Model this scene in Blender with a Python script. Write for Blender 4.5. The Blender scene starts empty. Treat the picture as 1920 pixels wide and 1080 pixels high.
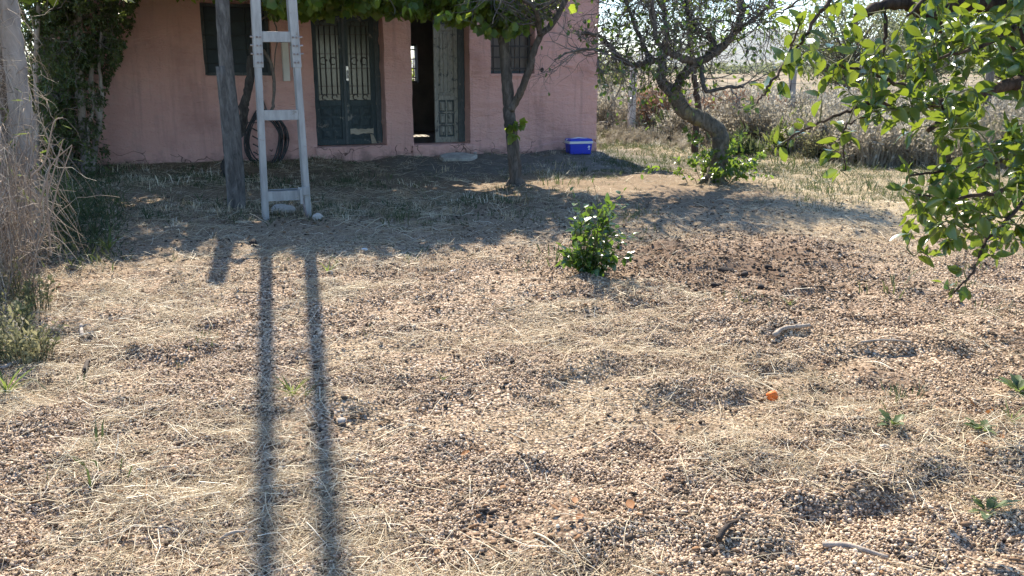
import bpy, math, random
import numpy as np
from mathutils import Vector, Matrix

random.seed(7)
RNG = np.random.default_rng(7)
R = math.radians
SC = bpy.context.scene
COL = SC.collection

# ------------------------------------------------------------------ camera, sky, sun, exposure
PITCH, FPX, EYE = R(14.0), 1650.0, 1.6
cam_d = bpy.data.cameras.new('camera')
cam_d.sensor_width = 36.0
cam_d.lens = FPX / 1920 * 36
cam_d.clip_start, cam_d.clip_end = 0.05, 30000
cam = bpy.data.objects.new('camera', cam_d)
cam.location = (0, 0, EYE)
cam.rotation_euler = (R(90) - PITCH, 0, 0)
COL.objects.link(cam)
SC.camera = cam

SUN_EL, SUN_AZ = R(43), R(-14.2)          # azimuth from +Y, negative is to the left
world = bpy.data.worlds.new('World')
SC.world = world
world.use_nodes = True
wt = world.node_tree
sky = wt.nodes.new('ShaderNodeTexSky')
sky.sky_type = 'NISHITA'
sky.sun_disc = False
sky.sun_elevation = SUN_EL
sky.sun_rotation = SUN_AZ
sky.air_density, sky.dust_density, sky.ozone_density = 1.0, 0.2, 5.0
wt.nodes['Background'].inputs[1].default_value = 0.115
wt.links.new(sky.outputs[0], wt.nodes['Background'].inputs[0])

sun_d = bpy.data.lights.new('sun', 'SUN')
sun_d.energy = 5.0
sun_d.angle = R(0.55)
sun_d.color = (1.0, 0.90, 0.735)
sun = bpy.data.objects.new('sun', sun_d)
SUNV = Vector((math.sin(SUN_AZ) * math.cos(SUN_EL), math.cos(SUN_AZ) * math.cos(SUN_EL), math.sin(SUN_EL)))
sun.rotation_euler = SUNV.to_track_quat('Z', 'Y').to_euler()
sun.location = (0, 0, 30)
COL.objects.link(sun)

vs = SC.view_settings
vs.view_transform, vs.look, vs.gamma, vs.use_curve_mapping = 'Standard', 'None', 1.0, False
vs.exposure = 1.65

# ------------------------------------------------------------------ small maths
SP, CP = math.sin(PITCH), math.cos(PITCH)


def ray(px, py):
    u, v = (px - 960) / FPX, (py - 540) / FPX
    return Vector((u, CP - v * SP, -SP - v * CP))


def at(px, py, Y):
    d = ray(px, py)
    return Vector((0, 0, EYE)) + d * (Y / d.y)


def G(px, py):
    d = ray(px, py)
    t = -EYE / d.z
    p = d * t
    return Vector((p.x, p.y, hgt1(p.x, p.y)))


_perm = np.random.RandomState(3).permutation(256).astype(np.int64)
_val = np.random.RandomState(4).rand(256)


def vn(x, y, seed=0):
    x = np.asarray(x, float); y = np.asarray(y, float)
    xi = np.floor(x).astype(np.int64); yi = np.floor(y).astype(np.int64)
    fx, fy = x - xi, y - yi
    fx = fx * fx * (3 - 2 * fx); fy = fy * fy * (3 - 2 * fy)
    def h(a, b):
        return _val[_perm[(_perm[(a + seed * 17) & 255] + b) & 255]]
    return (h(xi, yi) * (1 - fx) + h(xi + 1, yi) * fx) * (1 - fy) + (h(xi, yi + 1) * (1 - fx) + h(xi + 1, yi + 1) * fx) * fy


def fbm(x, y, seed=0, octv=4):
    s, a, n = 0, 0.5, 0
    for k in range(octv):
        s = s + a * vn(np.asarray(x) * 2 ** k + 5.3 * k, np.asarray(y) * 2 ** k - 3.1 * k, seed + k)
        n += a; a *= 0.5
    return s / n


def sstep(a, b, x):
    t = np.clip((np.asarray(x, float) - a) / (b - a), 0, 1)
    return t * t * (3 - 2 * t)


# house frame: origin at the foot of the right corner, +x along the front to the right, +y inward
HB = Vector((1.63, 17.2, 0.0))
HA = math.atan2(3.1, 7.77)
HD = Vector((math.cos(HA), math.sin(HA), 0))
HN = Vector((-math.sin(HA), math.cos(HA), 0))


def W(px, py, yo=0.0):
    """pixel -> (x, z) on the plane local y = yo of the house frame"""
    d = ray(px, py); o = Vector((0, 0, EYE)) - HB
    t = (yo - o.dot(HN)) / d.dot(HN)
    p = o + d * t
    return p.dot(HD), p.z


def hgt(x, y):
    x = np.asarray(x, float); y = np.asarray(y, float)
    near = 1 - sstep(14, 26, y)
    left_calm = 0.55 + 0.45 * sstep(-1.5, 1.2, x)
    h = 0.06 * (fbm(x * 0.9 + 3, y * 1.5, 11, 3) - 0.5) * 2 * left_calm
    hum = fbm(x * 1.7 + 1.5, y * 2.3 + 0.4, 21, 2)
    h = h + 0.055 * sstep(0.52, 0.78, hum) * left_calm
    h = h + 0.030 * (vn(x * 3.6, y * 4.7, 31) - 0.5) * 2
    h = h + 0.018 * (vn(x * 9, y * 10, 41) - 0.5) * 2
    h = h + 0.007 * (vn(x * 23, y * 25, 51) - 0.5) * 2
    calm = 1 - 0.55 * sstep(8, 11, y)
    h = h * near * calm
    lx = (x - HB.x) * HD.x + (y - HB.y) * HD.y
    ly = (x - HB.x) * HN.x + (y - HB.y) * HN.y
    foot = np.exp(-((ly + 0.05) / 0.55) ** 2) * (lx < 1.5) * (lx > -11)
    h = h + foot * (0.05 + 0.10 * (vn(lx * 1.3, 0 * lx, 61) - 0.35))
    h = h + 0.07 * np.exp(-((lx + 0.75) / 0.8) ** 2 - ((ly + 0.2) / 0.7) ** 2)
    lft = sstep(-3.0, -4.6, x) * sstep(4, 6, y) * (1 - sstep(12, 15, y))
    h = h + 0.10 * lft * fbm(x * 1.5, y * 1.5, 71, 3)
    return h


def hgt1(x, y):
    return float(hgt(np.array([x]), np.array([y]))[0])


# ------------------------------------------------------------------ materials
def nmat(name):
    m = bpy.data.materials.new(name)
    m.use_nodes = True
    nt = m.node_tree
    return m, nt, nt.nodes['Principled BSDF'], nt.nodes['Material Output']


def N(nt, t, **kw):
    n = nt.nodes.new(t)
    for k, v in kw.items():
        if k.startswith('i_'):
            n.inputs[k[2:]].default_value = v
        else:
            setattr(n, k, v)
    return n


def ramp(nt, fac, stops, interp='LINEAR'):
    r = nt.nodes.new('ShaderNodeValToRGB')
    r.color_ramp.interpolation = interp
    el = r.color_ramp.elements
    while len(el) < len(stops):
        el.new(0.5)
    for e, (p, c) in zip(el, stops):
        e.position = p
        e.color = (*c, 1) if len(c) == 3 else c
    nt.links.new(fac, r.inputs[0])
    return r.outputs[0]


def coords(nt, kind='Object', scale=(1, 1, 1)):
    tc = nt.nodes.new('ShaderNodeTexCoord')
    mp = nt.nodes.new('ShaderNodeMapping')
    mp.inputs['Scale'].default_value = scale
    nt.links.new(tc.outputs[kind], mp.inputs[0])
    return mp.outputs[0]


def noise(nt, vec, scale, detail=5, rough=0.6, dist=0.0):
    n = nt.nodes.new('ShaderNodeTexNoise')
    n.inputs['Scale'].default_value = scale
    n.inputs['Detail'].default_value = detail
    n.inputs['Roughness'].default_value = rough
    n.inputs['Distortion'].default_value = dist
    nt.links.new(vec, n.inputs['Vector'])
    return n.outputs[0]


def math_(nt, op, a, b=None, clamp=False):
    n = nt.nodes.new('ShaderNodeMath'); n.operation = op; n.use_clamp = clamp
    for i, s in enumerate((a, b)):
        if s is None: continue
        if isinstance(s, (int, float)): n.inputs[i].default_value = s
        else: nt.links.new(s, n.inputs[i])
    return n.outputs[0]


def mixc(nt, fac, a, b, mode='MIX'):
    n = nt.nodes.new('ShaderNodeMix'); n.data_type = 'RGBA'; n.blend_type = mode
    for s, sk in ((fac, n.inputs[0]), (a, n.inputs[6]), (b, n.inputs[7])):
        if isinstance(s, (int, float)): sk.default_value = s
        elif isinstance(s, tuple): sk.default_value = (*s, 1)
        else: nt.links.new(s, sk)
    return n.outputs[2]


def bump(nt, bsdf, h, strength=0.5, dist=0.02):
    b = nt.nodes.new('ShaderNodeBump')
    b.inputs['Strength'].default_value = strength
    b.inputs['Distance'].default_value = dist
    nt.links.new(h, b.inputs['Height'])
    nt.links.new(b.outputs[0], bsdf.inputs['Normal'])


def simple(name, stops, scale=6, rough=0.8, stretch=(1, 1, 1), bstr=0.3, bdist=0.01, detail=6, spec=0.3, metallic=0.0):
    m, nt, b, o = nmat(name)
    v = coords(nt, 'Object', stretch)
    f = noise(nt, v, scale, detail)
    c = ramp(nt, f, [(0.3 + 0.4 * i / max(1, len(stops) - 1), s) for i, s in enumerate(stops)])
    nt.links.new(c, b.inputs['Base Color'])
    b.inputs['Roughness'].default_value = rough
    b.inputs['Specular IOR Level'].default_value = spec
    b.inputs['Metallic'].default_value = metallic
    if bstr:
        bump(nt, b, noise(nt, v, scale * 3, 5), bstr, bdist)
    return m


def tone_fac(nt):
    """a steady random number per piece: the 'tone' attribute of merged pieces plus the object's own random"""
    a = N(nt, 'ShaderNodeAttribute', attribute_name='tone')
    oi = nt.nodes.new('ShaderNodeObjectInfo')
    s = math_(nt, 'ADD', a.outputs['Fac'], oi.outputs['Random'])
    return math_(nt, 'FRACT', s)


def leaf_mat(name, stops, trans=0.4, tcol=(0.35, 0.5, 0.05), rough=0.35, spec=0.5):
    m, nt, b, o = nmat(name)
    f = tone_fac(nt)
    c = ramp(nt, f, [(i / (len(stops) - 1), s) for i, s in enumerate(stops)])
    v = coords(nt, 'Object')
    c2 = mixc(nt, 0.35, c, mixc(nt, noise(nt, v, 30, 3), c, (0.03, 0.05, 0.015)))
    c2 = mixc(nt, ramp(nt, noise(nt, v, 5.5, 2), [(0.66, (0, 0, 0)), (0.72, (0.8, 0.8, 0.8))]), c2, (0.17, 0.12, 0.04))
    nt.links.new(c2, b.inputs['Base Color'])
    b.inputs['Roughness'].default_value = rough
    b.inputs['Specular IOR Level'].default_value = spec
    t = nt.nodes.new('ShaderNodeBsdfTranslucent')
    tc = mixc(nt, 0.6, c, tcol)
    nt.links.new(tc, t.inputs[0])
    mx = nt.nodes.new('ShaderNodeMixShader')
    mx.inputs[0].default_value = trans
    nt.links.new(b.outputs[0], mx.inputs[1]); nt.links.new(t.outputs[0], mx.inputs[2])
    nt.links.new(mx.outputs[0], o.inputs[0])
    return m


def piece_mat(name, stops, rough=0.8, spec=0.25, bscale=0, trans=0.0):
    m, nt, b, o = nmat(name)
    c = ramp(nt, tone_fac(nt), [(i / (len(stops) - 1), s) for i, s in enumerate(stops)])
    if bscale:
        v = coords(nt, 'Object')
        c = mixc(nt, 0.45, c, mixc(nt, noise(nt, v, bscale, 4), (0.06, 0.05, 0.04), c))
    nt.links.new(c, b.inputs['Base Color'])
    b.inputs['Roughness'].default_value = rough
    b.inputs['Specular IOR Level'].default_value = spec
    if trans:
        t = nt.nodes.new('ShaderNodeBsdfTranslucent'); nt.links.new(c, t.inputs[0])
        mx = nt.nodes.new('ShaderNodeMixShader'); mx.inputs[0].default_value = trans
        nt.links.new(b.outputs[0], mx.inputs[1]); nt.links.new(t.outputs[0], mx.inputs[2])
        nt.links.new(mx.outputs[0], o.inputs[0])
    return m


def plaster_mat():
    m, nt, b, o = nmat('pink_plaster')
    v = coords(nt, 'Object', (1, 1, 2.6))
    vs_ = coords(nt, 'Object')
    big = noise(nt, vs_, 0.9, 6)
    c = ramp(nt, big, [(0.3, (0.48, 0.27, 0.235)), (0.45, (0.64, 0.37, 0.325)), (0.6, (0.69, 0.405, 0.355)), (0.72, (0.58, 0.385, 0.34))])
    fine = noise(nt, v, 7, 8, 0.65)
    c = mixc(nt, math_(nt, 'MULTIPLY', ramp(nt, fine, [(0.5, (0, 0, 0)), (0.68, (1, 1, 1))]), 0.35), c, (0.62, 0.42, 0.37))
    stv = coords(nt, 'Object', (5, 5, 0.35))
    streak = ramp(nt, noise(nt, stv, 1.6, 5), [(0.52, (0, 0, 0)), (0.7, (0.38, 0.38, 0.38))])
    c = mixc(nt, streak, c, (0.33, 0.205, 0.18))
    # wear near the ground: dirt splash and bared mortar
    tc = nt.nodes.new('ShaderNodeTexCoord'); sx = nt.nodes.new('ShaderNodeSeparateXYZ')
    nt.links.new(tc.outputs['Object'], sx.inputs[0])
    low = math_(nt, 'SUBTRACT', 1.0, math_(nt, 'MULTIPLY', sx.outputs[2], 1.6), True)
    wear = math_(nt, 'MULTIPLY', low, noise(nt, vs_, 4.5, 6))
    c = mixc(nt, ramp(nt, wear, [(0.33, (0, 0, 0)), (0.50, (0.75, 0.75, 0.75))]), c, (0.26, 0.17, 0.145))
    # cracks low down
    vo = nt.nodes.new('ShaderNodeTexVoronoi'); vo.feature = 'DISTANCE_TO_EDGE'; vo.inputs['Scale'].default_value = 1.3
    wv = nt.nodes.new('ShaderNodeVectorMath'); wv.operation = 'ADD'
    nz = nt.nodes.new('ShaderNodeTexNoise'); nz.inputs['Scale'].default_value = 3; nt.links.new(vs_, nz.inputs[0])
    nt.links.new(v, wv.inputs[0]); nt.links.new(nz.outputs[1], wv.inputs[1]); nt.links.new(wv.outputs[0], vo.inputs[0])
    crack = math_(nt, 'LESS_THAN', vo.outputs[0], 0.012)
    crack = math_(nt, 'MULTIPLY', crack, math_(nt, 'GREATER_THAN', math_(nt, 'ADD', low, math_(nt, 'MULTIPLY', noise(nt, vs_, 1.1, 2), 0.5)), 0.8))
    c = mixc(nt, math_(nt, 'MULTIPLY', crack, 0.8), c, (0.10, 0.06, 0.05))
    nt.links.new(c, b.inputs['Base Color'])
    b.inputs['Roughness'].default_value = 0.92
    b.inputs['Specular IOR Level'].default_value = 0.15
    hh = math_(nt, 'ADD', fine, math_(nt, 'MULTIPLY', noise(nt, v, 26, 6), 0.5))
    hh = math_(nt, 'SUBTRACT', hh, crack)
    bump(nt, b, hh, 1.0, 0.05)
    return m


def worn_paint(name, paint, wood, amount=0.5, scale=7):
    m, nt, b, o = nmat(name)
    v = coords(nt, 'Object', (3, 3, 0.6)); v2 = coords(nt, 'Object')
    grain = noise(nt, v, 18, 6)
    wear = noise(nt, v2, scale, 8, 0.7)
    pc = ramp(nt, grain, [(0.3, tuple(0.6 * x for x in paint)), (0.7, tuple(1.25 * x for x in paint))])
    wc = ramp(nt, grain, [(0.3, tuple(0.5 * x for x in wood)), (0.7, wood)])
    f = ramp(nt, wear, [(amount, (0, 0, 0)), (amount + 0.07, (1, 1, 1))])
    nt.links.new(mixc(nt, f, pc, wc), b.inputs['Base Color'])
    b.inputs['Roughness'].default_value = 0.75
    bump(nt, b, math_(nt, 'SUBTRACT', grain, math_(nt, 'MULTIPLY', f, 0.6)), 0.5, 0.006)
    return m


def bark_mat(name, c0, c1, c2, scale=9, moss=None):
    m, nt, b, o = nmat(name)
    v = coords(nt, 'Object', (1, 1, 0.28)); v2 = coords(nt, 'Object')
    f = noise(nt, v, scale * 2, 8, 0.7, 0.6)
    c = ramp(nt, f, [(0.32, c0), (0.5, c1), (0.68, c2)])
    if moss:
        c = mixc(nt, ramp(nt, noise(nt, v2, 5, 5), [(0.55, (0, 0, 0)), (0.66, (0.7, 0.7, 0.7))]), c, moss)
    nt.links.new(c, b.inputs['Base Color'])
    b.inputs['Roughness'].default_value = 0.9
    b.inputs['Specular IOR Level'].default_value = 0.2
    bump(nt, b, f, 0.9, 0.02)
    return m


def ground_mat():
    m, nt, b, o = nmat('ground_soil_and_gravel')
    tc = nt.nodes.new('ShaderNodeTexCoord'); P = tc.outputs['Object']
    za = N(nt, 'ShaderNodeAttribute', attribute_name='zone')     # r gravel, g straw litter, b bare dirt
    sp = nt.nodes.new('ShaderNodeSeparateColor'); nt.links.new(za.outputs['Color'], sp.inputs[0])
    vo = nt.nodes.new('ShaderNodeTexVoronoi'); vo.inputs['Scale'].default_value = 62; nt.links.new(P, vo.inputs[0])
    vc = nt.nodes.new('ShaderNodeSeparateColor'); nt.links.new(vo.outputs['Color'], vc.inputs[0])
    grav = ramp(nt, vc.outputs[0], [(0, (0.16, 0.11, 0.075)), (0.3, (0.32, 0.235, 0.165)), (0.7, (0.45, 0.34, 0.25)), (1, (0.58, 0.48, 0.38))])
    gap = ramp(nt, vo.outputs['Distance'], [(0.35, (1, 1, 1)), (0.7, (0.25, 0.22, 0.2))])
    grav = mixc(nt, 1.0, grav, gap, 'MULTIPLY')
    soil = ramp(nt, noise(nt, P, 14, 8, 0.7), [(0.3, (0.06, 0.038, 0.026)), (0.55, (0.14, 0.095, 0.066)), (0.75, (0.26, 0.19, 0.135))])
    dirt = ramp(nt, noise(nt, P, 5, 8, 0.7), [(0.3, (0.085, 0.08, 0.07)), (0.6, (0.15, 0.142, 0.125)), (0.8, (0.21, 0.195, 0.17))])
    st_v = nt.nodes.new('ShaderNodeMapping'); st_v.inputs['Scale'].default_value = (1, 1, 1); nt.links.new(P, st_v.inputs[0])
    strw = ramp(nt, noise(nt, st_v.outputs[0], 40, 8, 0.75, 2.0), [(0.32, (0.12, 0.085, 0.05)), (0.5, (0.34, 0.27, 0.175)), (0.68, (0.56, 0.47, 0.33))])
    c = mixc(nt, sp.outputs[0], soil, grav)
    c = mixc(nt, sp.outputs[1], c, strw)
    c = mixc(nt, sp.outputs[2], c, dirt)
    # open country far out
    sx = nt.nodes.new('ShaderNodeSeparateXYZ'); nt.links.new(P, sx.inputs[0])
    mpf = nt.nodes.new('ShaderNodeMapping'); mpf.inputs['Scale'].default_value = (0.010, 0.022, 1); nt.links.new(P, mpf.inputs[0])
    fld = ramp(nt, noise(nt, mpf.outputs[0], 1.0, 8, 0.6), [(0.35, (0.09, 0.09, 0.055)), (0.45, (0.17, 0.14, 0.095)), (0.6, (0.25, 0.19, 0.13)), (0.72, (0.13, 0.12, 0.07))])
    farf = math_(nt, 'DIVIDE', math_(nt, 'SUBTRACT', sx.outputs[1], 26.0), 14.0, True)
    c = mixc(nt, farf, c, fld)
    nt.links.new(c, b.inputs['Base Color'])
    b.inputs['Roughness'].default_value = 0.95
    b.inputs['Specular IOR Level'].default_value = 0.1
    h = math_(nt, 'ADD', math_(nt, 'MULTIPLY', math_(nt, 'SUBTRACT', 1.0, vo.outputs['Distance']), sp.outputs[0]), noise(nt, P, 45, 6))
    bump(nt, b, h, 0.8, 0.015)
    return m


MAT = {}
MAT['ground'] = ground_mat()
MAT['plaster'] = plaster_mat()
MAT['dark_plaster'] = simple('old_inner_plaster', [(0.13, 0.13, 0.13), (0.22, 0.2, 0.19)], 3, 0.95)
MAT['concrete'] = simple('weathered_concrete', [(0.22, 0.21, 0.19), (0.33, 0.31, 0.28), (0.42, 0.40, 0.36)], 9, 0.95, bstr=0.5)
MAT['pale_concrete'] = simple('pale_fence_concrete', [(0.36, 0.34, 0.30), (0.50, 0.47, 0.42), (0.58, 0.55, 0.5)], 9, 0.95, bstr=0.4)
MAT['roof'] = simple('roof_concrete', [(0.25, 0.23, 0.21), (0.36, 0.33, 0.3)], 4, 0.95)
MAT['door'] = worn_paint('worn_teal_door_paint', (0.038, 0.056, 0.062), (0.26, 0.25, 0.22), 0.585, 5)
MAT['door_pale'] = worn_paint('scraped_door_wood', (0.23, 0.225, 0.195), (0.07, 0.08, 0.08), 0.55, 9)
MAT['door_frame'] = worn_paint('worn_door_frame', (0.07, 0.085, 0.09), (0.26, 0.24, 0.2), 0.6, 8)
MAT['broken'] = simple('bare_broken_wood', [(0.25, 0.22, 0.17), (0.42, 0.37, 0.3)], 12, 0.85, (1, 1, 4))
MAT['screen'] = simple('dark_window_board', [(0.018, 0.028, 0.036), (0.035, 0.05, 0.06)], 5, 0.7)  # flat dark fill of the left window opening
MAT['curtain'] = simple('closed_inner_shutter', [(0.11, 0.10, 0.09), (0.19, 0.165, 0.14)], 5, 0.9, (3, 3, 0.5))
MAT['iron'] = simple('dark_rusty_iron', [(0.025, 0.025, 0.027), (0.06, 0.05, 0.045)], 30, 0.6)
MAT['steel'] = simple('grey_painted_steel', [(0.20, 0.20, 0.195), (0.275, 0.275, 0.265), (0.35, 0.35, 0.335)], 7, 0.55, (1, 1, 0.4), 0.15, 0.003, spec=0.5)
def steel_mat():
    m, nt, b, o = nmat('grey_painted_steel')
    v = coords(nt, 'Object'); v2 = coords(nt, 'Object', (4, 4, 0.8))
    c = ramp(nt, noise(nt, v2, 4, 7), [(0.3, (0.19, 0.19, 0.185)), (0.5, (0.28, 0.28, 0.27)), (0.7, (0.36, 0.36, 0.345))])
    c = mixc(nt, ramp(nt, noise(nt, v, 11, 8, 0.75), [(0.60, (0, 0, 0)), (0.70, (0.85, 0.85, 0.85))]), c, (0.13, 0.085, 0.06))
    nt.links.new(c, b.inputs['Base Color'])
    b.inputs['Roughness'].default_value = 0.6
    bump(nt, b, noise(nt, v, 40, 5), 0.25, 0.003)
    return m


MAT['steel'] = steel_mat()
MAT['bolt'] = simple('bare_bolt_steel', [(0.4, 0.4, 0.4), (0.6, 0.6, 0.6)], 20, 0.3, metallic=0.9, bstr=0)
MAT['rust'] = simple('rusty_bolt', [(0.12, 0.09, 0.08), (0.25, 0.2, 0.18)], 20, 0.7, bstr=0)
MAT['post_wood'] = bark_mat('weathered_post_wood', (0.045, 0.043, 0.041), (0.11, 0.104, 0.096), (0.19, 0.18, 0.168), 10)
MAT['white_box'] = simple('off_white_box', [(0.50, 0.49, 0.46), (0.6, 0.59, 0.56)], 4, 0.5, bstr=0)
MAT['hose'] = simple('black_rubber', [(0.012, 0.013, 0.015), (0.025, 0.025, 0.028)], 8, 0.4, bstr=0, spec=0.5)
MAT['cool_blue'] = simple('blue_plastic', [(0.012, 0.03, 0.42), (0.018, 0.04, 0.50)], 4, 0.35, bstr=0, spec=0.5)
MAT['cool_white'] = simple('white_plastic', [(0.62, 0.64, 0.68), (0.7, 0.72, 0.75)], 4, 0.4, bstr=0, spec=0.5)
MAT['bark_grey'] = bark_mat('grey_brown_bark', (0.05, 0.04, 0.034), (0.125, 0.105, 0.09), (0.22, 0.19, 0.165), 9)
MAT['bark_moss'] = bark_mat('lichened_bark', (0.035, 0.032, 0.026), (0.095, 0.085, 0.066), (0.18, 0.16, 0.128), 9, (0.18, 0.15, 0.055))
MAT['bark_pale'] = bark_mat('pale_smooth_bark', (0.18, 0.155, 0.135), (0.30, 0.26, 0.23), (0.40, 0.36, 0.32), 4)
MAT['bark_red'] = bark_mat('dark_reddish_bark', (0.022, 0.015, 0.012), (0.06, 0.04, 0.031), (0.12, 0.08, 0.062), 12)
MAT['twig'] = simple('grey_twig', [(0.09, 0.075, 0.065), (0.19, 0.165, 0.145)], 20, 0.9, bstr=0)
MAT['green_twig'] = simple('green_twig_bark', [(0.07, 0.08, 0.035), (0.13, 0.13, 0.06)], 20, 0.7, bstr=0)
MAT['citrus'] = leaf_mat('citrus_leaf', [(0.018, 0.05, 0.016), (0.028, 0.075, 0.02), (0.04, 0.10, 0.022), (0.05, 0.11, 0.02), (0.045, 0.10, 0.02), (0.13, 0.16, 0.022)], 0.30, (0.38, 0.48, 0.03), 0.26, 0.65)
MAT['mulberry'] = leaf_mat('broad_lobed_leaf', [(0.03, 0.075, 0.02), (0.045, 0.11, 0.025), (0.06, 0.13, 0.025), (0.13, 0.18, 0.03)], 0.5, (0.46, 0.56, 0.05), 0.4, 0.4)
MAT['twisted_leaf'] = leaf_mat('small_tree_leaf', [(0.025, 0.06, 0.02), (0.04, 0.10, 0.025), (0.07, 0.13, 0.03)], 0.4, (0.32, 0.46, 0.04), 0.3, 0.5)
MAT['sap_leaf'] = leaf_mat('sapling_leaf', [(0.014, 0.042, 0.016), (0.022, 0.065, 0.02), (0.035, 0.09, 0.024), (0.08, 0.13, 0.03)], 0.28, (0.26, 0.42, 0.04), 0.25, 0.7)
MAT['bush_leaf'] = leaf_mat('dusty_bush_leaf', [(0.03, 0.055, 0.025), (0.045, 0.08, 0.03), (0.06, 0.095, 0.035), (0.12, 0.13, 0.04)], 0.35, (0.24, 0.32, 0.06), 0.4, 0.4)
MAT['olive_leaf'] = leaf_mat('grey_green_leaf', [(0.075, 0.09, 0.06), (0.11, 0.125, 0.08), (0.15, 0.16, 0.10)], 0.4, (0.3, 0.33, 0.16), 0.6, 0.3)
MAT['pale_leaf'] = leaf_mat('pale_feathery_leaf', [(0.12, 0.14, 0.06), (0.18, 0.19, 0.08), (0.22, 0.22, 0.1)], 0.45, (0.4, 0.42, 0.15), 0.7, 0.2)
MAT['grass'] = leaf_mat('green_grass', [(0.04, 0.075, 0.025), (0.07, 0.11, 0.03), (0.12, 0.14, 0.04), (0.2, 0.18, 0.07)], 0.35, (0.3, 0.4, 0.08), 0.5, 0.3)
MAT['darkened_grass'] = leaf_mat('shade_darkened_grass', [(0.022, 0.038, 0.02), (0.035, 0.055, 0.028), (0.06, 0.08, 0.035), (0.13, 0.125, 0.065)], 0.2, (0.2, 0.26, 0.08), 0.6, 0.25)  # darker copy of the grass, shade put into the blade colour
MAT['bark_tree'] = bark_mat('dark_tree_bark', (0.03, 0.027, 0.024), (0.08, 0.07, 0.06), (0.15, 0.132, 0.115), 9)
MAT['bark_dark'] = bark_mat('dark_vine_bark', (0.018, 0.016, 0.015), (0.05, 0.044, 0.04), (0.10, 0.09, 0.08), 10)
MAT['weed'] = leaf_mat('grey_green_weed', [(0.05, 0.085, 0.04), (0.08, 0.12, 0.05), (0.12, 0.15, 0.06)], 0.35, (0.3, 0.4, 0.1), 0.5, 0.3)
MAT['dry'] = piece_mat('dry_stems', [(0.16, 0.125, 0.095), (0.28, 0.22, 0.17), (0.38, 0.31, 0.25), (0.48, 0.42, 0.34)], 0.8, 0.25, trans=0.2)
MAT['dry_weed'] = piece_mat('dry_field_weeds', [(0.20, 0.18, 0.135), (0.30, 0.265, 0.20), (0.40, 0.36, 0.285), (0.52, 0.48, 0.40)], 0.7, 0.3, trans=0.4)
MAT['green_weed'] = piece_mat('half_green_weeds', [(0.11, 0.12, 0.06), (0.17, 0.17, 0.085), (0.25, 0.235, 0.13), (0.38, 0.34, 0.22)], 0.8, 0.25, trans=0.4)
MAT['rust_weed'] = piece_mat('rust_brown_weeds', [(0.18, 0.10, 0.06), (0.27, 0.155, 0.095), (0.36, 0.23, 0.15)], 0.85, 0.2, trans=0.3)
MAT['pebble'] = piece_mat('tan_pebbles', [(0.08, 0.053, 0.036), (0.20, 0.138, 0.092), (0.36, 0.262, 0.178), (0.46, 0.345, 0.24), (0.53, 0.41, 0.295), (0.62, 0.51, 0.385)], 0.88, 0.12)
MAT['straw'] = piece_mat('dry_straw', [(0.20, 0.14, 0.08), (0.40, 0.305, 0.185), (0.54, 0.44, 0.285), (0.65, 0.56, 0.40), (0.77, 0.71, 0.57)], 0.5, 0.4, trans=0.15)
MAT['crumb'] = piece_mat('dark_litter', [(0.03, 0.022, 0.018), (0.07, 0.05, 0.035), (0.13, 0.09, 0.06), (0.22, 0.12, 0.06)], 0.85, 0.2)
MAT['dead_leaf'] = piece_mat('dead_leaf', [(0.20, 0.09, 0.035), (0.32, 0.14, 0.05), (0.26, 0.15, 0.08)], 0.7, 0.3, trans=0.25)
MAT['stick'] = simple('bare_stick', [(0.22, 0.18, 0.145), (0.36, 0.31, 0.26)], 20, 0.85, (4, 1, 1))
MAT['stone'] = simple('pale_stone', [(0.30, 0.28, 0.25), (0.44, 0.41, 0.37)], 12, 0.9, bstr=0.6)
MAT['white_scrap'] = simple('white_scrap', [(0.65, 0.65, 0.64), (0.78, 0.78, 0.77)], 10, 0.8)
MAT['char'] = simple('dark_clod', [(0.018, 0.015, 0.014), (0.06, 0.045, 0.038)], 18, 0.9, bstr=0.6)
MAT['orange'] = simple('orange_peel', [(0.60, 0.13, 0.02), (0.68, 0.17, 0.03)], 10, 0.65, bstr=0.3, bdist=0.002)
MAT['fruit_dark'] = simple('shrivelled_fruit', [(0.02, 0.015, 0.013), (0.05, 0.035, 0.03)], 10, 0.7)
MAT['mountain'] = simple('mountain_scrub', [(0.07, 0.08, 0.055), (0.13, 0.12, 0.085), (0.19, 0.16, 0.12)], 0.004, 0.95, bstr=0)

gm, gnt, gb, go_ = nmat('old_window_glass')
gb.inputs['Base Color'].default_value = (0.075, 0.095, 0.09, 1)
gb.inputs['Roughness'].default_value = 0.18
gb.inputs['Specular IOR Level'].default_value = 0.6
MAT['glass'] = gm

hz, hnt, hb, ho = nmat('haze_air')
hnt.nodes.remove(hb)
pv = hnt.nodes.new('ShaderNodeVolumePrincipled')
pv.inputs['Color'].default_value = (0.72, 0.86, 1.0, 1)
pv.inputs['Density'].default_value = 0.00004
pv.inputs['Anisotropy'].default_value = 0.2
hnt.links.new(pv.outputs[0], ho.inputs['Volume'])
MAT['haze'] = hz


# ------------------------------------------------------------------ object helpers
def tag(o, label=None, cat=None, group=None, kind=None):
    if label: o['label'] = label
    if cat: o['category'] = cat
    if group: o['group'] = group
    if kind: o['kind'] = kind
    return o


def empty(name, loc=(0, 0, 0), rz=0.0, **kw):
    o = bpy.data.objects.new(name, None)
    o.location = loc
    o.rotation_euler = (0, 0, rz)
    o.empty_display_size = 0.1
    COL.objects.link(o)
    return tag(o, **kw)


def link(name, me, parent=None, **kw):
    o = bpy.data.objects.new(name, me)
    COL.objects.link(o)
    if parent is not None: o.parent = parent
    return tag(o, **kw)


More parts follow.
